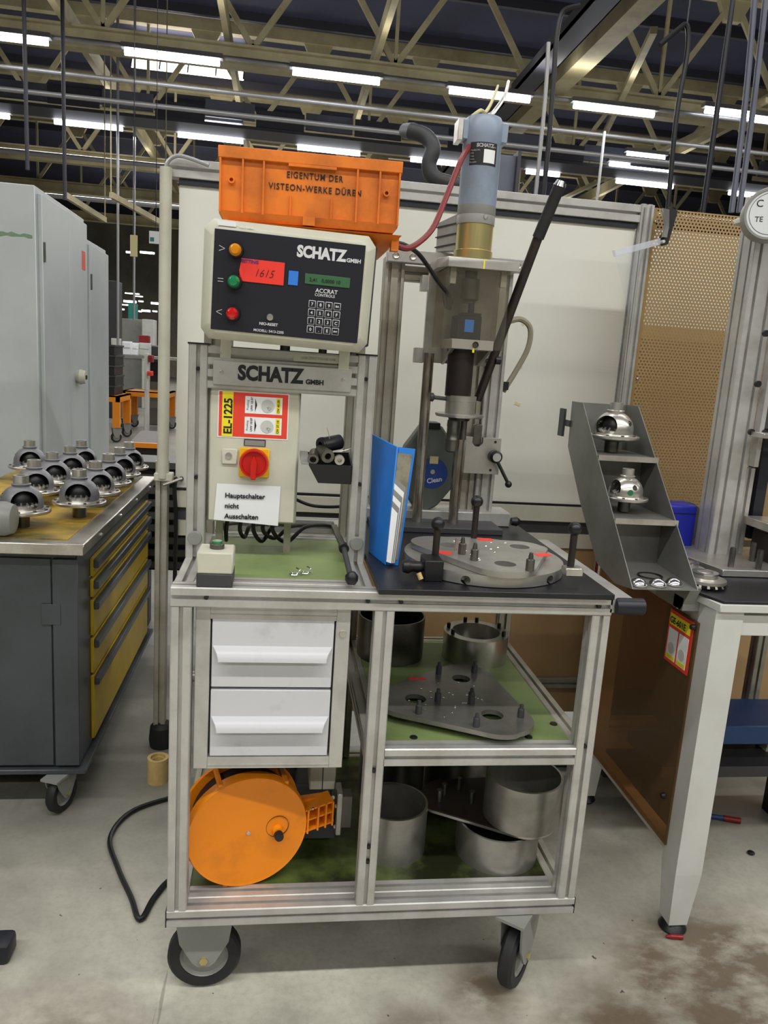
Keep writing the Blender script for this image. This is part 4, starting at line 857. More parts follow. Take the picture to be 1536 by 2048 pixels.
# ------------------------------------------------ blue binder
bi = thing('blue_binder', 'open blue ring binder standing on the mat against the upright, papers inside', 'binder', (0.5, 0.24, ZT + 0.014))
z0 = ZT + 0.014; zt2 = z0 + 0.305
b0, b1, b2 = Vector((0.462, 0.308, z0)), Vector((0.489, 0.180, z0)), Vector((0.522, 0.178, z0))
t0, t1, t2 = at(744, 868, Y=0.36), at(794, 894, Y=0.235), at(831, 898, Y=0.22)
def leafq(p, q, r, s_, th):                   # p,q bottom; r,s_ top
    n = (q - p).cross(s_ - p).normalized() * th
    return G().hexa([p, q, q + n, p + n, s_, r, r + n, s_ + n])
P('front_cover', leafq(b0, b1, t1, t0, -0.004), M['binder'], bi, bevel=0.0012)
bk0 = b1 + Vector((0.004, 0.004, 0)); tk0 = t1 + Vector((0.004, 0.006, 0))
P('rear_cover', leafq(bk0, b2, t2, tk0, -0.004), M['binder'], bi, bevel=0.0012)
def lerp(a_, b_, k): return a_ + (b_ - a_) * k
def quadpt(u, v): return lerp(lerp(bk0, b2, u), lerp(tk0, t2, u), v)
nrm = (b2 - bk0).cross(tk0 - bk0).normalized()
off = nrm * (0.002 if nrm.y < 0 else -0.002)
P('lining', G().add([quadpt(0.0, 0.05) + off, quadpt(0.86, 0.05) + off, quadpt(0.86, 0.95) + off, quadpt(0.0, 0.95) + off], [(0, 1, 2, 3)]), mat('marbled_board', '8d8776', 0.7, 0, '57523f', 0.7, 30), bi, 'marbled inside lining')
for i in range(6):
    o_ = off * (2.0 + i * 1.6); u1 = 0.72 - i * 0.06; v1 = 0.74 - i * 0.05
    P('sheet', G().add([quadpt(0.0, 0.03) + o_, quadpt(u1, 0.02) + o_, quadpt(u1 + 0.03, v1 * 0.9) + o_, quadpt(0.0, v1) + o_], [(0, 1, 2, 3)]), M['paper'] if i % 2 else M['grey'], bi)

# ================================================================== TEST PRESS
pr = thing('test_press', 'torque test press with blue cylindrical motor on aluminium columns', 'press', (0.72, 0.62, ZT + 0.014))
zm = ZT + 0.014
# columns and cross beams
prof('column', 'z', 0.845, 0.72, zm + 0.02, 0.78, pr, 0.06, 0.06)
prof('column', 'z', 0.800, 0.735, zm + 0.02, 0.78, pr, 0.045, 0.045, m=M['aluold'])
prof('column', 'z', 0.510, 0.72, zm, 0.80, pr, 0.06, 0.06, m=M['aluold'])
P('cross_beam', G().box((0.51, 0.685, 1.835), (0.925, 0.72, 1.872)), M['alu'], pr, bevel=0.002)
g = G()
for x in (0.535, 0.585, 0.905): g.lathe([(0.0, -0.002), (0.006, -0.002), (0.009, -0.004), (0.011, 0.0)], (x, 0.685, 1.853), 'y', 16)
P('beam_bolts', g, M['steel'], pr)
prof('cross_rail', 'x', 0.57, 0.735, 1.79, 0.275, pr, m=M['aluold'])
P('foot_rail', G().box((0.49, 0.69, zm), (0.96, 0.80, zm + 0.045)), M['alu'], pr, bevel=0.003)
P('foot_plate', G().box((0.50, 0.56, zm), (0.90, 0.69, zm + 0.018)), M['dgrey'], pr, bevel=0.002)
P('clamp_knob', G().lathe([(0.0, -0.02), (0.012, -0.018), (0.015, 0.0), (0.008, 0.01)], (0.965, 0.64, zm + 0.03), 'x', 14), M['black'], pr)
# guide rods
for x in (0.648, 0.762): P('guide_rod', G().cyl((x, 0.645, zm + 0.018), (x, 0.645, 1.58), 0.0155, 20), M['rod'], pr)
# mounting plate and cheeks
P('back_plate', G().box((0.632, 0.655, 1.553), (0.845, 0.672, 1.815)), M['plate'], pr, bevel=0.001)
for x, z in ((0.614, 1.78), (0.609, 1.572)): P('slide_block', G().box((x, 0.66, z - 0.022), (0.634, 0.70, z + 0.022)), M['alu'], pr, bevel=0.001)
g = G()
for x, z in ((0.652, 1.57), (0.829, 1.57)): g.ring((x, 0.655, z), 0.003, 0.007, -0.003, 0.0, 14, 'y')
P('plate_screws', g, M['chrome'], pr)
P('top_plate', G().prism([(0.655, 0.50), (0.855, 0.50), (0.855, 0.66), (0.635, 0.66), (0.635, 0.56)], lambda u, v, d: (u, v, d), 1.812, 1.838), M['alu'], pr, bevel=0.001)
P('lower_bracket', G().box((0.685, 0.515, 1.595), (0.805, 0.655, 1.622)), M['alu'], pr, bevel=0.001)
for x in (0.688, 0.795): P('gusset', G().prism([(0.515, 1.597), (0.655, 1.597), (0.655, 1.55)], lambda u, v, d: (d, u, v), x, x + 0.008), M['plate'], pr)
P('bracket_screw', G().lathe([(0.0, -0.001), (0.006, -0.001), (0.008, -0.006), (0.009, 0)], (0.753, 0.515, 1.609), 'y', 16), M['dgrey'], pr)
# clear guard around the coupling
P('clear_guard', G().box((0.655, 0.512, 1.597), (0.835, 0.517, 1.812)).box((0.655, 0.517, 1.597), (0.66, 0.65, 1.812)).box((0.83, 0.517, 1.597), (0.835, 0.65, 1.812)), M['clear'], pr, 'smoky clear guard')
for x in (0.668, 0.812): P('stand_off', G().box((x, 0.522, 1.77), (x + 0.016, 0.54, 1.812)), M['alu'], pr)
for a, b_ in (((0.752, 0.4985, 1.812), (0.756, 0.5, 1.838)), ((0.745, 0.5135, 1.587), (0.751, 0.515, 1.60))): P('yellow_stripe', G().box(a, b_), M['yell'], pr, 'yellow paint mark')
AX = (0.738, 0.575)
P('coupling', G().lathe([(0.018, 1.725), (0.02, 1.73), (0.028, 1.735), (0.028, 1.79), (0.018, 1.795), (0.018, 1.812)], (AX[0], AX[1], 0), 'z', 20), M['steeld'], pr)
P('sensor_block', G().box((0.700, 0.535, 1.622), (0.770, 0.61, 1.688)).box((0.715, 0.545, 1.688), (0.770, 0.60, 1.697)).box((0.738, 0.56, 1.697), (0.752, 0.58, 1.727)), M['navy'], pr, bevel=0.001)
P('blue_tag', G().box((0.722, 0.5335, 1.643), (0.748, 0.535, 1.677)), M['post'], pr, 'blue tag on the sensor')
P('cable_entry', G().prism([(0.655, 1.745), (0.68, 1.775), (0.68, 1.70), (0.665, 1.705)], lambda u, v, d: (u, d, v), 0.525, 0.56), M['brown'], pr)
# motor
mo = P('motor', G().lathe([(0.0, 2.218), (0.030, 2.217), (0.047, 2.212), (0.053, 2.20), (0.054, 2.15), (0.053, 2.148), (0.053, 1.984), (0.0, 1.984)], (AX[0], 0.575, 0), 'z', 40), M['blue'], pr, 'blue painted motor')
for s_ in (-1, 1): P('terminal_lug', G().box((AX[0] + s_ * 0.052 - 0.010, 0.55, 2.150), (AX[0] + s_ * 0.052 + 0.012, 0.60, 2.200)), M['blue'], mo, bevel=0.002)
P('hatch', G().box((AX[0] - 0.076, 0.545, 2.145), (AX[0] - 0.062, 0.60, 2.200)), M['steel'], mo, bevel=0.001)
g = G(); n_ = 12; r_ = 0.0536; lab_pts = []
for i in range(n_ + 1):
    a = radians(-138 + i * 84 / n_); lab_pts.append((AX[0] + 0.012 + 0 * r_ + r_ * cos(a) - 0.012, 0.575 + r_ * sin(a)))
g.v = [(x, y, z) for x, y in lab_pts for z in (2.082, 2.140)]; g.f = [(2 * i, 2 * i + 2, 2 * i + 3, 2 * i + 1) for i in range(n_)]
lb = P('type_label', g, M['ink'], mo, 'black type label')
g = G(); sub = lab_pts[6:12]; sub = [(AX[0] + (x - AX[0]) * 1.012, 0.575 + (y - 0.575) * 1.012) for x, y in sub]
g.v = [(x, y, z) for x, y in sub for z in (2.088, 2.122)]; g.f = [(2 * i, 2 * i + 2, 2 * i + 3, 2 * i + 1) for i in range(len(sub) - 1)]
P('label_field', g, M['paper'], lb)
def curved(s_, size, z, a0, dz=0, bold=0):
    c = text(s_, size, M['wtext'], lb, (0, 0, 0), bold=bold)
    for v in c.data.vertices:
        a = radians(a0) + v.co.x / 0.0545; rr = 0.0546
        v.co = (AX[0] + rr * cos(a), 0.575 + rr * sin(a), z + v.co.z)
curved('SCHATZ', 0.0125, 2.1275, -118, bold=0.0008); curved('GMBH', 0.005, 2.1275, -74)
for i, s_ in enumerate(('Model-Nr.', 'S/N', 'Volt', 'Getr.', 'Baujahr')): curved(s_, 0.0068, 2.117 - i * 0.0075, -136)
P('motor_collar', G().lathe([(0.0, 1.935), (0.053, 1.935), (0.0532, 1.958), (0.0526, 1.959), (0.0532, 1.960), (0.053, 1.984), (0.0, 1.984)], (AX[0], 0.575, 0), 'z', 40), M['grey'], pr)
P('collar_bolt', G().lathe([(0, -0.003), (0.005, -0.003), (0.007, 0)], (0.752, 0.575 - 0.052, 1.952), 'y', 12), M['steel'], pr)
P('gearbox', G().lathe([(0.0, 1.838), (0.054, 1.838), (0.0545, 1.865), (0.051, 1.867), (0.051, 1.935), (0, 1.935)], (AX[0], 0.575, 0), 'z', 40), M['brass'], pr, 'yellow chromated gearbox')
cable('motor_lead', [(0.70, 0.60, 2.215), (0.73, 0.60, 2.24), (0.77, 0.70, 2.27), (0.86, 1.0, 2.40), (1.0, 1.5, 2.62)], 0.005, M['tape'], 'pale cable leaving the motor top', parent=pr)
cable('motor_lead', [(0.745, 0.60, 2.215), (0.76, 0.61, 2.235), (0.80, 0.72, 2.28), (0.90, 1.0, 2.42), (1.04, 1.5, 2.64)], 0.006, M['steel'], 'grey cable leaving the motor top', parent=pr)
# valve block behind the motor
vb = P('valve_block', G().hexa([(0.655, 0.70, 1.875), (0.70, 0.64, 1.875), (0.71, 0.68, 1.875), (0.665, 0.74, 1.875), (0.655, 0.70, 1.955), (0.70, 0.64, 1.975), (0.71, 0.68, 1.975), (0.665, 0.74, 1.955)]), M['alu'], pr)
g = G()
for k in range(3): g.hexa([(0.650, 0.70, 1.885 + k * 0.028), (0.698, 0.637, 1.892 + k * 0.028), (0.70, 0.64, 1.892 + k * 0.028), (0.655, 0.70, 1.885 + k * 0.028), (0.650, 0.70, 1.888 + k * 0.028), (0.698, 0.637, 1.895 + k * 0.028), (0.70, 0.64, 1.895 + k * 0.028), (0.655, 0.70, 1.888 + k * 0.028)])
P('block_grooves', g, M['dgrey'], vb)
# spindle
P('spindle_housing', G().lathe([(0.0, 1.462), (0.038, 1.462), (0.038, 1.594), (0.0, 1.594)], (0.728, 0.575, 0), 'z', 36), M['brown'], pr, 'browned spindle tube')
P('spindle_cap', G().ring((0.728, 0.575, 0), 0.025, 0.041, 1.588, 1.597, 30), M['black'], pr)
P('clamp_sleeve', G().lathe([(0.0, 1.412), (0.044, 1.412), (0.044, 1.447), (0.0455, 1.448), (0.0455, 1.464), (0.0, 1.464)], (0.738, 0.575, 0), 'z', 36), M['steel'], pr)
P('centering_disc', G().lathe([(0.0, 1.402), (0.068, 1.402), (0.071, 1.406), (0.071, 1.411), (0.0, 1.413)], (0.738, 0.575, 0), 'z', 44), M['plate'], pr)
P('set_screw', G().cyl((0.652, 0.56, 1.455), (0.70, 0.57, 1.452), 0.006, 10).lathe([(0.0, -0.008), (0.012, -0.006), (0.013, 0.002), (0.008, 0.006)], (0.650, 0.56, 1.455), 'x', 14), M['dgrey'], pr)
P('spindle_nose', G().lathe([(0.0, 1.392), (0.03, 1.392), (0.034, 1.402)], (0.738, 0.575, 0), 'z', 24), M['black'], pr)
P('chuck', G().lathe([(0.0, 1.298), (0.014, 1.298), (0.0175, 1.302), (0.0185, 1.333), (0.0185, 1.336), (0.0172, 1.338), (0.0172, 1.372), (0.0185, 1.374), (0.0175, 1.392), (0.0, 1.392)], (0.722, 0.575, 0), 'z', 26), M['steeld'], pr, 'knurled drive socket')
P('side_pin', G().cyl((0.756, 0.585, 1.335), (0.756, 0.585, 1.392), 0.010, 14), M['steeld'], pr)
# long lever
a, b_ = at(958, 800, Y=0.60), at(1122, 362, Y=0.46)
lv = P('lever', G().cyl(at(955, 800, Y=0.64), at(1078, 470, Y=0.52), 0.0135, 14), M['brown'], pr, 'long brown steel lever')
P('hand_grip', G().cyl(at(1076, 476, Y=0.52), at(1119, 372, Y=0.48), 0.0165, 18), M['rubber'], lv)
P('grip_cap', G().cyl(at(1119, 372, Y=0.48), at(1123, 361, Y=0.476), 0.0172, 18, 0.012), M['chrome'], lv)
P('lever_pivot', G().cyl((0.838, 0.60, 1.572), (0.853, 0.60, 1.572), 0.012, 12), M['black'], pr)
# clamping plate with ball lever
cp = P('clamp_plate', G().prism([(0.792, 1.222), (0.905, 1.222), (0.905, 1.336), (0.846, 1.336), (0.846, 1.318), (0.836, 1.306), (0.822, 1.306), (0.813, 1.318), (0.813, 1.336), (0.792, 1.336)], lambda u, v, d: (u, d, v), 0.685, 0.70), M['plate'], pr, bevel=0.0008)
P('hook_pin', G().box((0.816, 0.70, 1.31), (0.845, 0.715, 1.375)), M['steeld'], pr, bevel=0.003)
g = G()
for x, z in ((0.886, 1.324), (0.878, 1.235)): g.cyl((x, 0.683, z), (x, 0.686, z), 0.004, 10)
P('plate_holes', g, M['black'], cp)
hb = P('clamp_hub', G().lathe([(0.0, -0.035), (0.014, -0.035), (0.020, -0.028), (0.020, 0.0)], (0.885, 0.685, 1.280), 'y', 24), M['black'], cp)
P('hub_face', G().lathe([(0.0, -0.037), (0.013, -0.037), (0.013, -0.034)], (0.885, 0.685, 1.280), 'y', 24), M['alu'], hb)
P('ball_lever', G().cyl((0.889, 0.655, 1.268), (0.925, 0.645, 1.205), 0.0055, 10).ball((0.928, 0.644, 1.199), 0.011, 14, 9), M['black'], hb)
# grey hose loop and red hose, black lead
cable('air_hose', [(0.90, 0.75, 1.69), (0.95, 0.76, 1.705), (0.985, 0.76, 1.68), (0.985, 0.76, 1.62), (0.955, 0.76, 1.55), (0.915, 0.75, 1.48)], 0.009, M['greyhose'], 'grey hose loop beside the column', parent=pr)
P('column_clip', G().box((0.905, 0.73, 1.485), (0.925, 0.75, 1.51)), M['black'], pr)
cable('red_hose', [(0.475, 0.30, 1.825), (0.52, 0.33, 1.825), (0.58, 0.38, 1.88), (0.62, 0.43, 1.97), (0.66, 0.48, 2.07), (0.695, 0.545, 2.13)], 0.0075, M['hose'], 'dull red hose curving from the control unit up to the motor', 'hose')
cable('sensor_lead', [(0.455, 0.30, 1.828), (0.50, 0.33, 1.832), (0.55, 0.40, 1.825), (0.59, 0.45, 1.80), (0.63, 0.49, 1.765), (0.672, 0.53, 1.735), (0.678, 0.535, 1.715)], 0.006, M['black'], 'black lead running from the control unit to the press head')

# ------------------------------------------------ spring balancer reel standing behind the rods
rl = thing('spring_balancer', 'grey-green elongated reel housing with round blue label behind the guide rods', 'balancer', (0.70, 0.70, 1.07))
oc = [(0.655, 1.365), (0.715, 1.365), (0.765, 1.30), (0.775, 1.25), (0.765, 1.17), (0.72, 1.11), (0.66, 1.075), (0.645, 1.105), (0.605, 1.16), (0.598, 1.22), (0.605, 1.29)]
P('housing', G().prism(oc, lambda u, v, d: (u + 0.0, d, v), 0.70, 0.76), M['reelg'], rl, bevel=0.006)
P('top_cap', G().box((0.665, 0.695, 1.352), (0.71, 0.765, 1.372)), M['black'], rl, bevel=0.002)
lbb = P('round_label', G().lathe([(0.0, -0.0015), (0.048, -0.0015), (0.048, 0)], (0.697, 0.70, 1.215), 'y', 36), M['blabel'], rl, 'round blue label')
text('Clean', 0.021, M['wtext'], lbb, (0.682, 0.6978, 1.182), (pi / 2, -0.2, 0), bold=0.0004)
P('centre_stud', G().lathe([(0.0, -0.005), (0.007, -0.004), (0.008, 0)], (0.697, 0.70, 1.219), 'y', 16), M['steel'], rl)
P('tape_note', G().box((0.685, 0.6975, 1.245), (0.712, 0.6995, 1.268)), M['tape'], rl)

# ------------------------------------------------ round fixture (turntable)
tt = thing('round_fixture', 'round aluminium fixture plate with a rounded triangular top plate and pins', 'fixture', (0.74, 0.2, zm))
ccx, ccy, R0 = 0.742, 0.205, 0.20
pts = []
for k in range(96):
    a = 2 * pi * k / 96; pts.append((R0 * cos(a), R0 * sin(a)))
disc = G().prism(pts, lambda u, v, d: (ccx + u, ccy + v, d), zm + 0.002, zm + 0.028).mesh('base_disc', 0.0)
ob = bpy.data.objects.new('tmp', disc); COL.objects.link(ob); cut = []
for x, y in ((0.655, 0.018), (0.865, 0.045)):
    cm = G().cyl((x, y - 0.04, zm + 0.012), (x, y + 0.04, zm + 0.012), 0.0105, 18).mesh('c'); c2_ = bpy.data.objects.new('c', cm); COL.objects.link(c2_); cut.append(c2_)
    md = ob.modifiers.new('b', 'BOOLEAN'); md.object = c2_; md.solver = 'EXACT'
for x, y, r in ((0.661, 0.237, 0.024), (0.850, 0.246, 0.023), (0.758, 0.066, 0.023)):
    cm = G().cyl((x, y, zm - 0.02), (x, y, zm + 0.06), r, 28).mesh('c'); c2_ = bpy.data.objects.new('c', cm); COL.objects.link(c2_); cut.append(c2_)
    md = ob.modifiers.new('b', 'BOOLEAN'); md.object = c2_; md.solver = 'EXACT'
me = bpy.data.meshes.new_from_object(ob.evaluated_get(bpy.context.evaluated_depsgraph_get())); me.name = 'base_disc'; bpy.data.objects.remove(ob)
for c2_ in cut: bpy.data.objects.remove(c2_)
me.polygons.foreach_set('use_smooth', [True] * len(me.polygons)); me.set_sharp_from_angle(angle=radians(30)); me.materials.clear(); put('base_disc', me, M['plate'], tt)
def rtri(corners, n=10):
    out = []; m_ = len(corners)
    for i, (cx, cy, r) in enumerate(corners):
        px_, py_, _ = corners[i - 1]; nx, ny, _ = corners[(i + 1) % m_]
        a0 = atan2(cy - py_, cx - px_) - pi / 2; a1 = atan2(ny - cy, nx - cx) - pi / 2
        while a1 < a0: a1 += 2 * pi
        for k in range(n + 1): a = a0 + (a1 - a0) * k / n; out.append((cx + r * cos(a), cy + r * sin(a)))
    return out
tri = rtri([(0.75, 0.075, 0.085), (0.862, 0.245, 0.06), (0.86, 0.255, 0.055), (0.64, 0.26, 0.075)])
def holed(name, poly, hs, z0_, z1_, m_, parent, label=None):
    pm = G().prism(poly, lambda u, v, d: (u, v, d), z0_, z1_).mesh('p'); ob = bpy.data.objects.new('tmp', pm); COL.objects.link(ob); cut = []
    for x, y, r in hs:
        cm = G().cyl((x, y, z0_ - 0.02), (x, y, z1_ + 0.02), r, 28).mesh('c'); c_ = bpy.data.objects.new('c', cm); COL.objects.link(c_); cut.append(c_)
        md = ob.modifiers.new('b', 'BOOLEAN'); md.object = c_; md.solver = 'EXACT'
    me = bpy.data.meshes.new_from_object(ob.evaluated_get(bpy.context.evaluated_depsgraph_get())); me.name = name; bpy.data.objects.remove(ob)
    for c_ in cut: bpy.data.objects.remove(c_)
    me.polygons.foreach_set('use_smooth', [True] * len(me.polygons)); me.set_sharp_from_angle(angle=radians(30)); me.materials.clear()
    return put(name, me, m_, parent, label)
zt0, zt1 = zm + 0.029, zm + 0.043
holed('triangle_plate', tri, [(0.661, 0.237, 0.027), (0.850, 0.246, 0.026), (0.758, 0.066, 0.026)], zt0, zt1, M['plate'], tt)
for x, y in ((0.672, 0.148), (0.800, -0.0 + 0.012)):
    pn = P('locating_pin', G().lathe([(0.0, 0.0), (0.010, 0.0), (0.010, 0.026), (0.006, 0.028), (0.0055, 0.034), (0.004, 0.042), (0, 0.044)], (x, y + 0.0, zt1), 'z', 16), M['steeld'], tt)
P('locating_pin', G().lathe([(0.0, 0.0), (0.0095, 0.0), (0.0095, 0.026), (0.006, 0.028), (0.0055, 0.034), (0.004, 0.042), (0, 0.044)], (0.688, 0.09, zt1), 'z', 16), M['steeld'], tt)
P('dowel', G().cyl((0.665, 0.178, zt1), (0.665, 0.178, zt1 + 0.032), 0.0055, 12), M['steel'], tt)
rr = random.Random(5); g = G()
for k in range(46):
    x = rr.uniform(0.60, 0.90); y = rr.uniform(0.0, 0.31)
    if any(hypot(x - a, y - b_) < r for a, b_, r in ((0.661, 0.237, 0.034), (0.850, 0.246, 0.034), (0.758, 0.066, 0.034))): continue
    if hypot(x - 0.75, y - 0.18) > 0.13: continue
    g.lathe([(0.0, 0.0012), (0.0032, 0.0012), (0.004, 0.0)], (x, y, zt1), 'z', 8)
o = P('screw_heads', g, M['chrome'], tt, 'scattered bright screw heads'); o['kind'] = 'stuff'
for x, y, a in ((0.628, 0.155, -0.45), (0.885, 0.165, 0.2), (0.775, 0.315, 0.0)):
    P('red_sticker', G().prism([(-0.020, -0.014), (0.020, -0.014), (0.020, 0.014), (-0.020, 0.014)], lambda u, v, d, x=x, y=y, a=a: (x + u * cos(a) - v * sin(a), y + u * sin(a) + v * cos(a), d), zt1, zt1 + 0.0006), M['redn'], tt)
for x, y, z0_, zk in ((0.597, 0.105, zm + 0.03, 1.178), (0.748, 0.33, zm + 0.04, 1.196), (0.913, 0.05, zm + 0.03, 1.190)):
    kb = P('ball_handle', G().cyl((x, y, z0_ - 0.002), (x, y, zk - 0.006), 0.0085, 12), M['brown'], tt)
    P('ball_knob', G().ball((x, y, zk), 0.0165, 18, 12), M['black'], kb)
P('handle_block', G().box((0.895, 0.03, zm + 0.026), (0.938, 0.062, zm + 0.046)), M['steel'], tt, bevel=0.002)
ix = P('index_clamp', G().box((0.562, 0.045, zm), (0.606, 0.11, zm + 0.050)), M['black'], tt, bevel=0.002)
P('index_knob', G().lathe([(0.0, -0.05), (0.014, -0.048), (0.017, -0.036), (0.012, -0.026), (0.013, -0.012), (0.010, 0.0)], (0.562, 0.065, zm + 0.030), 'x', 18), M['black'], ix)
P('wooden_peg', G().cyl((0.553, 0.035, zm + 0.008), (0.547, 0.04, zm + 0.022), 0.006, 10), M['ring'], ix)

# ================================================================== SHELF CONTENT
zz_ = zs - 0.002
o = thing('steel_drum_ring', 'tall dark steel ring on the green shelf behind the middle post', 'ring', (0.585, 0.60, zz_))
P('wall', G().ring((0.585, 0.60, 0), 0.098, 0.103, zz_, zz_ + 0.130, 48), M['steeld'], o)
P('bottom', G().lathe([(0.0, zz_), (0.098, zz_), (0.098, zz_ + 0.003), (0, zz_ + 0.003)], (0.585, 0.60, 0), 'z', 36), M['brown'], o)
o = thing('adapter_ring', 'thick bright aluminium adapter ring with black studs at the back of the green shelf', 'ring', (0.852, 0.585, zz_))
P('body', G().ring((0.852, 0.585, 0), 0.074, 0.101, zz_, zz_ + 0.085, 48), M['steel'], o)
P('floor_disc', G().lathe([(0, zz_ + 0.03), (0.074, zz_ + 0.03), (0.074, zz_ + 0.036), (0, zz_ + 0.036)], (0.852, 0.585, 0), 'z', 36), M['alu'], o)
for a in (200, 160, 100, 75, 20, 330): P('stud', G().cyl((0.852 + 0.087 * cos(radians(a)), 0.585 + 0.087 * sin(radians(a)), zz_ + 0.085), (0.852 + 0.087 * cos(radians(a)), 0.585 + 0.087 * sin(radians(a)), zz_ + 0.1), 0.006, 10), M['black'], o)
o = thing('spare_plate', 'dark grey rounded triangular tool plate with standing pins on the green shelf', 'fixture', (0.7, 0.2, zz_))
zp0, zp1 = zz_ + 0.020, zz_ + 0.032
tri2 = rtri([(0.785, 0.095, 0.085), (0.80, 0.10, 0.08), (0.77, 0.37, 0.075), (0.575, 0.21, 0.085), (0.58, 0.2, 0.085)])
holed('plate', tri2, [(0.751, 0.341, 0.026), (0.598, 0.209, 0.028), (0.780, 0.118, 0.028)], zp0, zp1, mat('oiled_grey_plate', '8f8d88', 0.33, 0.7, '5a5751', 0.5, 7), o)
for x, y in ((0.693, 0.374), (0.80, 0.385), (0.654, 0.195), (0.741, 0.181), (0.745, 0.20), (0.591, 0.125), (0.722, 0.055), (0.850, 0.105)):
    P('pin', G().lathe([(0.0, 0.0), (0.0085, 0.0), (0.0085, 0.022), (0.005, 0.024), (0.005, 0.034), (0, 0.036)], (x, y, zp1), 'z', 14), M['dgrey'], o)
g = G(); rr = random.Random(9)
for k in range(22):
    a = rr.uniform(0, 6.28); q_ = rr.uniform(0.02, 0.13); g.lathe([(0.0, 0.0015), (0.003, 0.0015), (0.0035, 0.0)], (0.70 + q_ * cos(a), 0.2 + q_ * sin(a), zp1), 'z', 8)
P('screw_heads', g, M['chrome'], o)['kind'] = 'stuff'
for x, y in ((0.55, 0.17), (0.83, 0.07), (0.78, 0.40)): P('spacer_foot', G().cyl((x, y, zz_), (x, y, zp0), 0.012, 12), M['steeld'], o)
P('red_sticker', G().box((0.60, 0.33, zp1), (0.65, 0.345, zp1 + 0.0006)), M['redn'], o)

# ================================================================== BOTTOM BAY
zb2 = Zb + 0.042
def pot(name, x, y, r, h, mt, lab, th=0.006, z=zb2):
    o = thing(name, lab, 'cylinder', (x, y, z), 'turned steel cylinders in the bottom bay')
    P('wall', G().ring((x, y, 0), r - th, r, z, z + h, 48), M[mt], o)
    P('bottom', G().lathe([(0, z + 0.001), (r - th, z + 0.001), (r - th, z + 0.005), (0, z + 0.005)], (x, y, 0), 'z', 36), M['steeld'], o)
pot('steel_cylinder', 0.565, 0.235, 0.094, 0.135, 'dull', 'open steel cylinder just right of the middle post')
pot('steel_cylinder', 0.855, 0.205, 0.112, 0.098, 'dull', 'steel cylinder carrying the dark plate in the bottom bay')
pot('steel_cylinder', 0.60, 0.50, 0.10, 0.17, 'steeld', 'dark steel cylinder at the back of the bottom bay')
pot('steel_cylinder', 0.82, 0.55, 0.10, 0.19, 'steeld', 'second dark cylinder at the back, half hidden')
o = thing('dark_plate', 'dark oily tool plate with pins lying slanted on the steel cylinder', 'fixture', (0.8, 0.2, zb2 + 0.1))
zq = zb2 + 0.1; tri3 = rtri([(0.915, 0.19, 0.09), (0.90, 0.30, 0.09), (0.735, 0.31, 0.07), (0.715, 0.285, 0.07)])
P('plate', G().prism(tri3, lambda u, v, d: (u, v, d), zq, zq + 0.012), M['brown'], o)
P('edge_band', G().prism([(x * 1.0, y) for x, y in tri3], lambda u, v, d: (0.83 + (u - 0.83) * 1.004, 0.25 + (v - 0.25) * 1.004, d), zq + 0.001, zq + 0.008), M['plate'], o)
for x, y in ((0.72, 0.30), (0.79, 0.26), (0.70, 0.27), (0.77, 0.33)): P('pin', G().cyl((x, y, zq + 0.012), (x, y, zq + 0.045), 0.008, 12), M['steeld'], o)
pot('steel_cylinder', 0.912, 0.195, 0.103, 0.125, 'dull', 'large steel cylinder standing on the dark plate, right', z=zq + 0.0125)
# cable reel
cr = thing('cable_reel', 'round orange cable reel leaning in the bottom left bay', 'cable reel', (0.18, 0.12, 0.42), rot=(radians(1), radians(0), radians(13)), local=True)
Rr = 0.149
P('front_disc', G().lathe([(0.0, -0.006), (0.03, -0.008), (Rr - 0.01, -0.004), (Rr - 0.003, -0.007), (Rr, -0.002), (Rr, 0.022), (Rr - 0.004, 0.022), (Rr - 0.004, 0.004), (0, 0.002)], (0, 0, 0), 'y', 64), M['orange2'], cr)
P('rear_disc', G().lathe([(0.0, 0.088), (Rr - 0.002, 0.088), (Rr, 0.090), (Rr, 0.096), (0.0, 0.096)], (0.0, 0, 0.0), 'y', 64), M['orange2'], cr)
P('cable_winding', G().ring((0, 0, 0), 0.03, Rr - 0.022, 0.022, 0.088, 40, 'y'), M['black'], cr)
for a in (52, 118, 200, 250): P('rim_clip', G().box((Rr * cos(radians(a)) - 0.006, -0.002, Rr * sin(radians(a)) - 0.006), (Rr * cos(radians(a)) + 0.006, 0.092, Rr * sin(radians(a)) + 0.006)), M['orange2'], cr, bevel=0.002)
P('crank_dish', G().ring((0.072, 0, 0.006), 0.028, 0.0285, -0.0085, -0.004, 30, 'y'), M['brown'], cr)
cw_ = P('crank_knob', G().lathe([(0.0, -0.036), (0.010, -0.035), (0.0115, -0.030), (0.0115, -0.008)], (0.072, 0, -0.008), 'y', 20), M['black'], cr)
P('knob_base', G().lathe([(0.0125, -0.02), (0.015, -0.004)], (0.072, 0, -0.004), 'y', 20), M['orange2'], cr)
P('centre_screw', G().lathe([(0.0, -0.010), (0.005, -0.009), (0.006, -0.004)], (0.0, 0, 0), 'y', 14), M['chrome'], cr)
g = G()
for z in (0.050, 0.022, -0.008): g.bar((0.135, 0.02, z - 0.018), (0.215, 0.02, z), 0.05, 0.004)
for x in (0.150, 0.176, 0.196, 0.214): g.bar((x, 0.0, -0.030 + (x - 0.135) * 0.2), (x, 0.0, 0.036 + (x - 0.135) * 0.2), 0.004, 0.02)
g.box((0.135, 0.03, -0.02), (0.215, 0.05, 0.045))
P('handle_frame', g, M['orange2'], cr)
P('handle_screw', G().ball((0.162, -0.004, 0.038), 0.004, 10, 6), M['chrome'], cr)
cr.location = (0.180, 0.088, zb2 + 0.150)
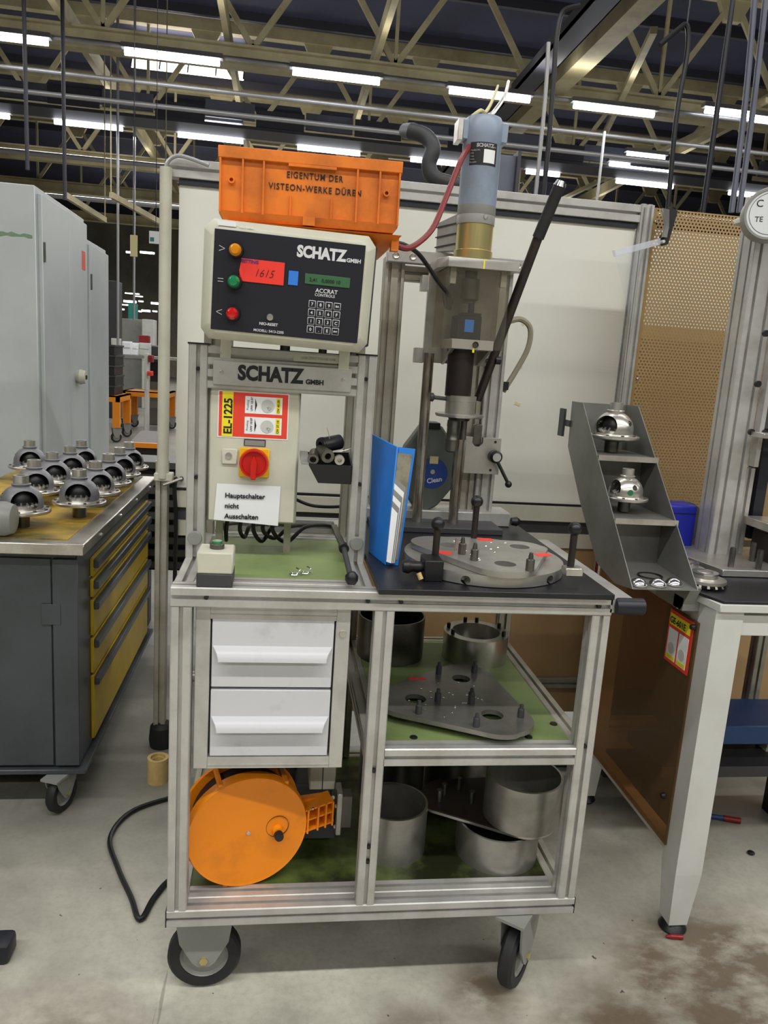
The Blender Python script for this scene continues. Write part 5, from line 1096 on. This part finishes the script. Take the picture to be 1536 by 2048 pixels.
# drive unit behind
dv = thing('drive_unit', 'dark drive unit with cream terminal box and white screws behind the cable reel', 'motor', (0.38, 0.4, zb2))
P('gear_case', G().box((0.30, 0.28, zb2), (0.40, 0.50, zb2 + 0.16)), M['dgrey'], dv, bevel=0.006)
P('motor_body', G().cyl((0.16, 0.42, zb2 + 0.12), (0.30, 0.42, zb2 + 0.12), 0.07, 28), M['dgrey'], dv)
P('terminal_box', G().box((0.335, 0.25, zb2 + 0.16), (0.405, 0.34, zb2 + 0.27)), M['cream'], dv, bevel=0.003)
P('box_seam', G().box((0.369, 0.248, zb2 + 0.16), (0.371, 0.25, zb2 + 0.27)), M['black'], dv)
P('flange', G().box((0.405, 0.18, zb2 + 0.07), (0.42, 0.24, zb2 + 0.19)), M['plate'], dv, bevel=0.002)
g = G()
for x, z in ((0.395, 0.175), (0.405, 0.150), (0.395, 0.11), (0.405, 0.09)): g.ball((x, 0.19, zb2 + z), 0.0055, 10, 6)
P('white_screws', g, M['white'], dv)
P('flange_arm', G().box((0.42, 0.2, zb2 + 0.08), (0.447, 0.24, zb2 + 0.17)), M['steeld'], dv)
P('support', G().box((0.30, 0.2, zb2 + 0.05), (0.405, 0.28, zb2 + 0.10)), M['dgrey'], dv)
solo('stored_box', G().box((0.07, 0.5, zb2), (0.30, 0.68, zb2 + 0.26)), M['cream'], 'pale cardboard box at the back of the bottom left bay', 'box', bevel=0.003)

# ================================================================== FLOOR ITEMS
p = at(313, 1570, Z=FZ)
o = thing('plastic_ring', 'yellowish plastic sleeve standing on the floor left of the trolley', 'sleeve', (p.x, p.y + 0.03, FZ))
P('sleeve', G().ring((p.x, p.y + 0.03, 0), 0.027, 0.038, FZ, FZ + 0.095, 28), M['ring'], o)
P('inner_lip', G().ring((p.x, p.y + 0.03, 0), 0.022, 0.027, FZ + 0.06, FZ + 0.083, 24), M['ring'], o)
cable('power_cable', [(0.02, 0.95, FZ + 0.009)] + [(x, y, FZ + 0.009) for x, y in ((-0.124, 0.903), (-0.237, 0.821), (-0.273, 0.683), (-0.219, 0.533), (-0.154, 0.397), (-0.113, 0.305), (-0.09, 0.39), (-0.05, 0.475), (0.05, 0.56))], 0.008, M['black'], 'black power cable looping over the floor left of the trolley')
o = thing('rubber_foot', 'blunt black rubber foot entering at the lower left picture edge', 'foot', (-0.5, 0.19, FZ))
P('shoe', G().box((-0.66, 0.165, FZ), (-0.412, 0.235, FZ + 0.055)), M['navy'], o, bevel=0.012, seg=2); P('sole', G().box((-0.65, 0.17, FZ - 0.0), (-0.425, 0.23, FZ + 0.008)), M['black'], o)
o = thing('marker_pen', 'blue marker pen with red cap on the floor behind the white leg', 'pen', (1.9, 0.72, FZ))
P('barrel', G().cyl((1.76, 0.765, FZ + 0.011), (1.895, 0.724, FZ + 0.011), 0.009, 12), M['bluec'], o); P('cap', G().cyl((1.895, 0.724, FZ + 0.011), (1.95, 0.705, FZ + 0.011), 0.011, 12), M['redc'], o)
o = thing('red_plug', 'small dark red plastic plug at the foot of the white leg', 'plug', (1.405, 0.165, FZ))
P('body', G().cyl((1.39, 0.165, FZ + 0.007), (1.425, 0.16, FZ + 0.007), 0.007, 10), M['redc'], o); P('tip', G().cyl((1.39, 0.165, FZ + 0.007), (1.378, 0.167, FZ + 0.006), 0.007, 10, 0.003), M['redc'], o)
solo('floor_crumb', G().ball((1.88, 0.53, FZ + 0.006), 0.013, 8, 5, (1, 1, 0.5)), M['black'], 'small black lump on the floor right of the white leg', 'lump')
solo('floor_cable', G().tube([(1.0, 1.12, FZ + 0.008), (1.6, 1.10, FZ + 0.008), (2.4, 1.2, FZ + 0.008)], 0.007, 8), M['black'], 'thin black cable on the floor behind the white table', 'cable')

# ================================================================== WHITE TABLE on the right
wtb = thing('white_table', 'white painted steel table with black mat and amber side panel', 'table', (1.8, 0.5, FZ))
tx0, tx1, ty0, ty1 = 1.38, 2.35, 0.17, 0.93
P('top_frame', G().prism([(tx0 - 0.015, 0.27), (tx0 + 0.0, 0.155), (tx1, 0.155), (tx1, ty1), (tx0 - 0.015, ty1)], lambda u, v, d: (u, v, d), 0.958, 0.980), M['white'], wtb, bevel=0.002)
P('mat_sheet', G().prism([(tx0 - 0.04, 0.30), (tx0 + 0.01, 0.16), (tx1, 0.16), (tx1, ty1), (tx0 - 0.04, ty1)], lambda u, v, d: (u, v, d), 0.980, 0.988), M['mat'], wtb, 'black table mat', bevel=0.001)
def leg(x, y):
    return P('leg', G().hexa([(x + 0.010, y + 0.010, FZ + 0.03), (x + 0.066, y + 0.010, FZ + 0.03), (x + 0.066, y + 0.066, FZ + 0.03), (x + 0.010, y + 0.066, FZ + 0.03), (x, y, 0.17), (x + 0.08, y, 0.17), (x + 0.08, y + 0.08, 0.17), (x, y + 0.08, 0.17)]).box((x, y, 0.17), (x + 0.08, y + 0.08, 0.958)), M['white'], wtb)
for x, y in ((tx0, ty0), (tx0, ty1 - 0.09), (tx1 - 0.1, ty0), (tx1 - 0.1, ty1 - 0.09)):
    leg(x, y); P('levelling_foot', G().lathe([(0.0, 0), (0.038, 0.0), (0.040, 0.006), (0.03, 0.022), (0.02, 0.03), (0.012, 0.034)], (x + 0.04, y + 0.04, FZ), 'z', 24), M['black'], wtb)
P('apron', G().box((tx0 + 0.08, ty0 + 0.005, 0.888), (tx1 - 0.1, ty0 + 0.05, 0.946)), M['white'], wtb, bevel=0.002)
P('side_apron', G().box((tx0 + 0.005, ty0 + 0.08, 0.888), (tx0 + 0.05, ty1 - 0.09, 0.946)), M['white'], wtb, bevel=0.002)
P('side_sill', G().box((tx0 + 0.01, ty0 + 0.08, 0.190), (tx0 + 0.05, ty1 - 0.09, 0.222)), M['white'], wtb, bevel=0.002)
ap = P('side_panel', G().box((tx0 - 0.006, 0.235, 0.222), (tx0, ty1 - 0.04, 0.90)), M['amber'], wtb, 'amber see-through side panel')
for y, z in ((0.246, 0.885), (0.27, 0.36)): P('panel_knob', G().lathe([(0.0, -0.016), (0.007, -0.014), (0.009, -0.004), (0.005, 0)], (tx0 - 0.006, y, z), 'x', 12), M['black'], ap)
prof('rear_rail', 'x', tx0 + 0.08, ty1 - 0.06, 0.25, tx1 - tx0 - 0.18, wtb)
P('rear_apron', G().box((tx0 + 0.08, ty1 - 0.02, 0.16), (tx1 - 0.1, ty1 - 0.0, 0.25)), M['cream'], wtb)
prof('inner_post', 'z', 2.02, ty1 - 0.06, 0.295, 0.60, wtb, m=M['aluold'])
st = P('inspection_label', G().box((tx0 - 0.0085, 0.250, 0.74), (tx0 - 0.0065, 0.380, 0.895)), M['redl'], wtb, 'red inspection label with yellow number strip')
P('yellow_strip', G().box((tx0 - 0.0095, 0.262, 0.852), (tx0 - 0.0085, 0.374, 0.885)), M['yell'], st)
text('GE-601E', 0.026, M['ink'], st, (tx0 - 0.0100, 0.372, 0.858), (pi / 2, 0, -pi / 2), bold=0.0004, sx=0.93)
for y in (0.263, 0.322):
    P('seal_card', G().box((tx0 - 0.0095, y, 0.75), (tx0 - 0.0085, y + 0.050, 0.842)), M['paper'], st)
    P('yellow_tag', G().box((tx0 - 0.0100, y + 0.002, 0.752), (tx0 - 0.0095, y + 0.048, 0.764)), M['yell'], st)
    P('seal_disc', G().lathe([(0, -0.001), (0.017, -0.001), (0.017, 0)], (tx0 - 0.0095, y + 0.025, 0.785), 'x', 24), M['white'], st)
# red and blue cabinets beneath
o = thing('red_cabinet', 'dark red cabinet seen through the amber side panel', 'cabinet', (1.8, 1.1, FZ))
P('body', G().box((1.52, 1.0, 0.36), (1.95, 1.26, 0.90)), M['redc'], o, bevel=0.004); P('door', G().box((1.54, 0.992, 0.38), (1.93, 1.0, 0.88)), M['redc'], o); P('plinth', G().box((1.56, 1.03, FZ), (1.92, 1.24, 0.36)), M['dgrey'], o)
o = thing('blue_cabinet', 'dark blue machine base standing under the white table', 'cabinet', (1.7, 0.75, FZ))
P('body', G().box((1.62, 0.62, 0.36), (1.70, 0.84, 0.94)).box((1.62, 0.62, 0.33), (2.1, 0.84, 0.40)), M['bluec'], o, bevel=0.004); P('foot', G().box((1.74, 0.66, 0.26), (1.79, 0.72, 0.33)).box((2.0, 0.70, 0.26), (2.05, 0.76, 0.33)), M['cream'], o)
P('cross_tray', G().box((1.55, 0.60, 0.22), (2.2, 0.86, 0.26)), M['dgrey'], o)
P('stand', G().box((1.6, 0.66, FZ), (1.66, 0.80, 0.22)).box((2.1, 0.66, FZ), (2.16, 0.80, 0.22)), M['black'], o)

# ================================================================== SLANTED STEEL RACK
rk = thing('slanted_rack', 'slanted sheet steel rack with three steps, fixed to the white table corner', 'rack', (1.24, 0.45, 1.0))
xl, xr, th = 1.15, 1.336, 0.0025
side = [(0.195, 1.004), (0.672, 1.462), (0.762, 1.462), (0.755, 1.316), (0.60, 1.156), (0.43, 1.011), (0.30, 0.988)]
for x in (xl, xr - th): P('side_sheet', G().prism(side, lambda u, v, d: (d, u, v), x, x + th), M['rack'], rk)
def sheet(y0, z0, y1, z1): return G().hexa([(xl + th, y0, z0 - th), (xr - th, y0, z0 - th), (xr - th, y1, z1 - th), (xl + th, y1, z1 - th), (xl + th, y0, z0), (xr - th, y0, z0), (xr - th, y1, z1), (xl + th, y1, z1)])
P('floor_sheet', sheet(0.195, 1.006, 0.43, 1.016), M['rack'], rk)
P('step_sheet', sheet(0.352, 1.160, 0.60, 1.160), M['rack'], rk)
P('step_sheet', sheet(0.512, 1.317, 0.755, 1.317), M['rack'], rk)
for y, za, zb_ in ((0.757, 1.316, 1.46), (0.60, 1.16, 1.315), (0.43, 1.014, 1.158)): P('back_sheet', G().box((xl + th, y, za), (xr - th, y + 0.003, zb_)), M['rack'], rk)
for y, z in ((0.352, 1.160), (0.512, 1.317)): P('step_lip', G().box((xl + th, y - 0.003, z - 0.014), (xr + 0.004, y, z + 0.002)), M['steel'], rk)
P('hanging_clip', G().box((xl - 0.012, 0.79, 1.345), (xl - 0.004, 0.83, 1.435)).box((xl - 0.006, 0.75, 1.38), (xl + 0.001, 0.80, 1.40)), M['dgrey'], rk)
P('mounting_bracket', G().prism([(0.22, 1.003), (0.42, 1.008), (0.40, 0.93), (0.26, 0.93)], lambda u, v, d: (d, u, v), 1.33, 1.36).box((1.33, 0.25, 0.93), (1.38, 0.30, 0.965)), M['grey'], rk)
P('bracket_screw', G().ball((1.345, 0.30, 0.925), 0.006, 10, 6), M['chrome'], rk)
h1 = dup(H0, (1.238, 0.622, 1.330), (0, 0, -0.95), 'polished differential housing on the upper step of the slanted rack', scale=0.80); h2 = dup(H0, (1.226, 0.462, 1.172), (0, 0, -1.45), 'polished differential housing with green mark on the middle step of the slanted rack', scale=0.66)
for h_ in (h1, h2):
    if 'group' in h_: del h_['group']
    for c_ in h_.children:
        if c_.name.startswith('dome'):
            me = c_.data.copy(); me.materials.clear(); me.materials.append(M['steel']); c_.data = me
P('green_mark', G().lathe([(0, -0.0005), (0.0085, -0.0005), (0.0085, 0)], (1.217, 0.4125, 1.225), 'y', 16), mat('green_print', '1d6a4c', 0.5), h2, 'small round green mark')
for c_ in h2.children:
    if c_.name.startswith('green_mark'): c_.matrix_parent_inverse = (Matrix.Translation((1.226, 0.462, 1.172)) @ Euler((0, 0, -1.45)).to_matrix().to_4x4() @ Matrix.Diagonal((0.66, 0.66, 0.66, 1))).inverted()
for i, (x, y) in enumerate(((1.178, 0.222), (1.234, 0.225), (1.285, 0.235))):
    o = thing('domed_cap', 'small polished steel cap in the bottom tray of the rack, ' + ['leftmost', 'middle', 'rightmost'][i] + ' of three', 'cap', (x, y, 1.008), 'polished caps in the rack tray')
    P('dome', G().lathe([(0.023, 0.0), (0.022, 0.006), (0.016, 0.014), (0.007, 0.019), (0.0, 0.02)], (x, y, 1.008), 'z', 26), M['chrome'], o)
    P('rim', G().ring((x, y, 1.008), 0.020, 0.024, 0.0, 0.003, 26), M['steel'], o)
solo('seal_ring', G().ring((1.25, 0.30, 1.012), 0.030, 0.034, 0, 0.003, 32), M['black'], 'thin dark sealing ring lying in the bottom tray of the rack', 'ring')

# ================================================================== PERFORATED GUARD, VISOR, BLUE BOX
pg = thing('perforated_guard', 'brown perforated sheet guard in an aluminium frame behind the right machine', 'guard', (1.75, 1.0, 1.0))
P('sheet', G().box((1.455, 1.0, 0.985), (1.86, 1.002, 2.125)).box((1.86, 1.0, 0.985), (2.4, 1.002, 2.125)), M['perf'], pg, 'perforated brown sheet', smooth=False)
prof('frame_post', 'z', 1.425, 0.985, 0.10, 2.03, pg, 0.03, 0.03)
P('side_strip', G().box((1.453, 0.996, 0.985), (1.470, 0.9995, 2.125)), mat('brown_strip', '94794a', 0.4), pg)
g = G()
for a, b_ in ((1310, 443), (1274, 757)):
    q = at(a, b_, Y=0.996); g.ball((q.x, 0.995, q.z), 0.005, 8, 6)
P('rivets', g, M['chrome'], pg)
# white sheet behind the guard (seen through the holes)
solo('backing_board', G().box((1.72, 1.55, FZ), (3.2, 1.56, at(1400, 468, Y=1.55).z)), M['board'], 'white board standing behind the perforated guard', 'board')
solo('brown_backing', G().box((1.62, 1.40, FZ), (2.9, 1.41, at(1400, 660, Y=1.4).z)), MATS['brown_board'], 'brown board behind the lower half of the perforated guard', 'board')
vs = thing('face_visor', 'clear plastic visor with black and silver bracket hanging on the perforated guard', 'visor', (1.45, 0.95, 1.9))
Yv = 0.93
def vb_(pts, y0, y1): 
    q = [at(a, b_, Y=y0) for a, b_ in pts]; return G().prism([(v.x, v.z) for v in q], lambda u, v, d: (u, d, v), y0, y1)
P('silver_arm', vb_([(1326, 416), (1339, 419), (1338, 455), (1334, 475), (1326, 474), (1331, 450)], Yv, Yv + 0.012), M['chrome'], vs)
P('black_arm', vb_([(1340, 413), (1356, 422), (1347, 452), (1336, 489), (1327, 491), (1319, 485), (1325, 468), (1337, 455)], Yv + 0.013, Yv + 0.028), M['black'], vs)
P('pivot_screw', G().lathe([(0, -0.004), (0.005, -0.003), (0.006, 0.012)], tuple(at(1327, 483, Y=Yv)), 'y', 12), M['white'], vs)
P('visor_rim', vb_([(1321, 476), (1321, 489), (1232, 513), (1229, 500)], Yv, Yv + 0.02), M['visor'], vs)
P('visor_sheet', vb_([(1231, 512), (1288, 496), (1272, 560), (1264, 655), (1258, 630), (1243, 560)], Yv - 0.004, Yv - 0.001), M['visor2'], vs)
o = thing('blue_box', 'bright blue rounded plastic box on the table behind the slanted rack', 'box', (1.5, 0.74, 0.988))
bx1 = at(1391, 1060, Y=0.70).x; bz1 = at(1375, 1010, Y=0.70).z
P('body', G().box((bx1 - 0.13, 0.70, 0.988), (bx1, 0.79, bz1)), M['blue2'], o, bevel=0.012, seg=3); P('lid_seam', G().box((bx1 - 0.125, 0.698, bz1 - 0.03), (bx1 - 0.005, 0.70, bz1 - 0.028)), M['navy'], o)
o = thing('grinding_disc', 'dark round disc leaning behind the aluminium column', 'disc', (1.62, 0.78, 0.988))
P('disc', G().lathe([(0, 0), (0.075, 0.0), (0.077, 0.008), (0.077, 0.03), (0, 0.03)], (1.625, 0.82, 1.065), 'y', 36), M['reelg'], o); P('hub', G().lathe([(0, -0.006), (0.015, -0.005), (0.016, 0)], (1.625, 0.82, 1.065), 'y', 18), M['steel'], o)
# gears on the table
def gear(x, y, z, r, tilt, lab, teeth=18):
    o = thing('crown_gear', lab, 'gear', (x, y, z), 'toothed gears on the white table', rot=(tilt, 0, 0.2), local=True)
    g = G().lathe([(0.012, 0.002), (r * 0.8, 0.0), (r, 0.012), (r * 0.98, 0.020), (r * 0.6, 0.024), (r * 0.58, 0.036), (r * 0.36, 0.038), (r * 0.34, 0.03), (0.012, 0.028)], (0, 0, 0), 'z', 36, True); P('body', g, M['steel'], o)
    for k in range(teeth):
        a = 2 * pi * k / teeth; P('tooth', G().bar((r * 0.80 * cos(a), r * 0.80 * sin(a), 0.001), (r * 1.02 * cos(a), r * 1.02 * sin(a), 0.010), 0.007, 0.012), M['steeld'], o)
    P('collar', G().ring((0, 0, 0), r * 0.36, r * 0.6, 0.034, 0.038, 30), M['chrome'], o)
    return o
gear(1.415, 0.305, 0.990, 0.060, 0.0, 'steel crown gear nearest the table corner, teeth facing the camera')
gear(1.425, 0.42, 0.990, 0.055, 0.0, 'second steel crown gear behind the nearest one')
gear(1.43, 0.53, 0.990, 0.055, 0.0, 'third steel crown gear, half hidden by the rack')
gear(1.435, 0.635, 0.990, 0.055, 0.0, 'last steel crown gear in front of the blue box')

# ================================================================== RIGHT MACHINE
rm = thing('column_press', 'aluminium column press on the white table, cut by the right picture edge', 'press', (1.7, 0.5, 0.99))
P('base_plate', G().prism([(1.50, 0.55), (1.53, 0.40), (2.3, 0.40), (2.3, 0.72), (1.50, 0.72)], lambda u, v, d: (u, v, d), 0.990, 1.010), M['plate'], rm, bevel=0.001)
prof('column', 'z', 1.600, 0.60, 1.010, 1.10, rm, 0.09, 0.09)
prof('column', 'z', 1.692, 0.62, 1.010, 0.28, rm, 0.04, 0.045)
P('cable_duct', G().box((1.745, 0.62, 1.06), (1.78, 0.68, 1.9)), M['navy'], rm)
gp = P('slide_plate', G().box((1.692, 0.575, 1.42), (1.85, 0.60, 1.74)), M['dgrey'], rm, bevel=0.001)
P('slide_rail', G().box((1.690, 0.57, 1.30), (1.705, 0.60, 2.05)), M['alu'], rm, bevel=0.001)
g = G()
for a, b_ in ((1531, 667), (1515, 768), (1502, 864), (1528, 865)):
    q = at(a, b_, Y=0.572); g.cyl((q.x, 0.566, q.z), (q.x, 0.575, q.z), 0.010, 14)
P('plate_bolts', g, M['black'], rm)
P('side_block', G().box((1.71, 0.54, 1.60), (1.76, 0.575, 1.645)), M['cream'], rm, bevel=0.002)
for a, b_ in (((1.66, 0.50, 1.395), (1.86, 0.575, 1.41)), ((1.70, 0.44, 1.115), (1.95, 0.60, 1.14))): P('cross_plate', G().box(a, b_), M['steel'], rm, bevel=0.001)
for x, y in ((1.578, 0.44), (1.655, 0.42), (1.70, 0.52)):
    P('support_pin', G().cyl((x, y, 1.010), (x, y, 1.065), 0.009, 14).ring((x, y, 0), 0.004, 0.008, 1.065, 1.07, 12), M['steeld'], rm)
P('fixture_block', G().box((1.74, 0.46, 1.010), (1.86, 0.60, 1.10)), M['brown'], rm, bevel=0.003)
o = thing('round_gauge', 'large round grey pressure gauge at the upper right picture edge', 'gauge', (1.55, 0.45, 1.95))
GC = Vector((1.571, 0.50, 2.028)); rot = Matrix.Translation(GC) @ Matrix.Rotation(radians(-22), 4, 'Z')
def gl(nm, g_, m_, par, lab=None):
    me = g_.mesh(nm); me.transform(rot); return put(nm, me, m_, par, lab)
gl('case', G().lathe([(0.0, 0.06), (0.068, 0.06), (0.073, 0.05), (0.073, 0.0), (0.070, -0.004), (0.064, -0.004), (0.064, 0.002), (0.0, 0.002)], (0, 0, 0), 'y', 48), M['grey'], o)
dl = gl('dial', G().lathe([(0.0, -0.001), (0.0635, -0.001), (0.0635, 0.0015)], (0, 0, 0), 'y', 48), M['dial'], o, 'white dial with black print')
gl('dial_ring', G().ring((0, 0, 0), 0.0560, 0.0572, -0.0016, -0.0010, 44, 'y'), M['ink'], dl)
c_ = text('C', 0.028, M['ink'], dl, (-0.042, -0.0015, 0.018)); c_.data.transform(rot)
c_ = text('TE', 0.020, M['ink'], dl, (-0.040, -0.0015, -0.022)); c_.data.transform(rot)
gl('needle', G().bar((0, -0.004, 0), (0.03, -0.004, 0.045), 0.002, 0.003), M['ink'], dl)
P('mounting_arm', G().hexa([(1.52, 0.56, 2.01), (1.66, 0.56, 1.99), (1.66, 0.60, 1.99), (1.52, 0.60, 2.01), (1.52, 0.56, 2.025), (1.66, 0.56, 2.08), (1.66, 0.60, 2.08), (1.52, 0.60, 2.025)]), M['cream'], o, bevel=0.002)
bpy.context.view_layer.update()
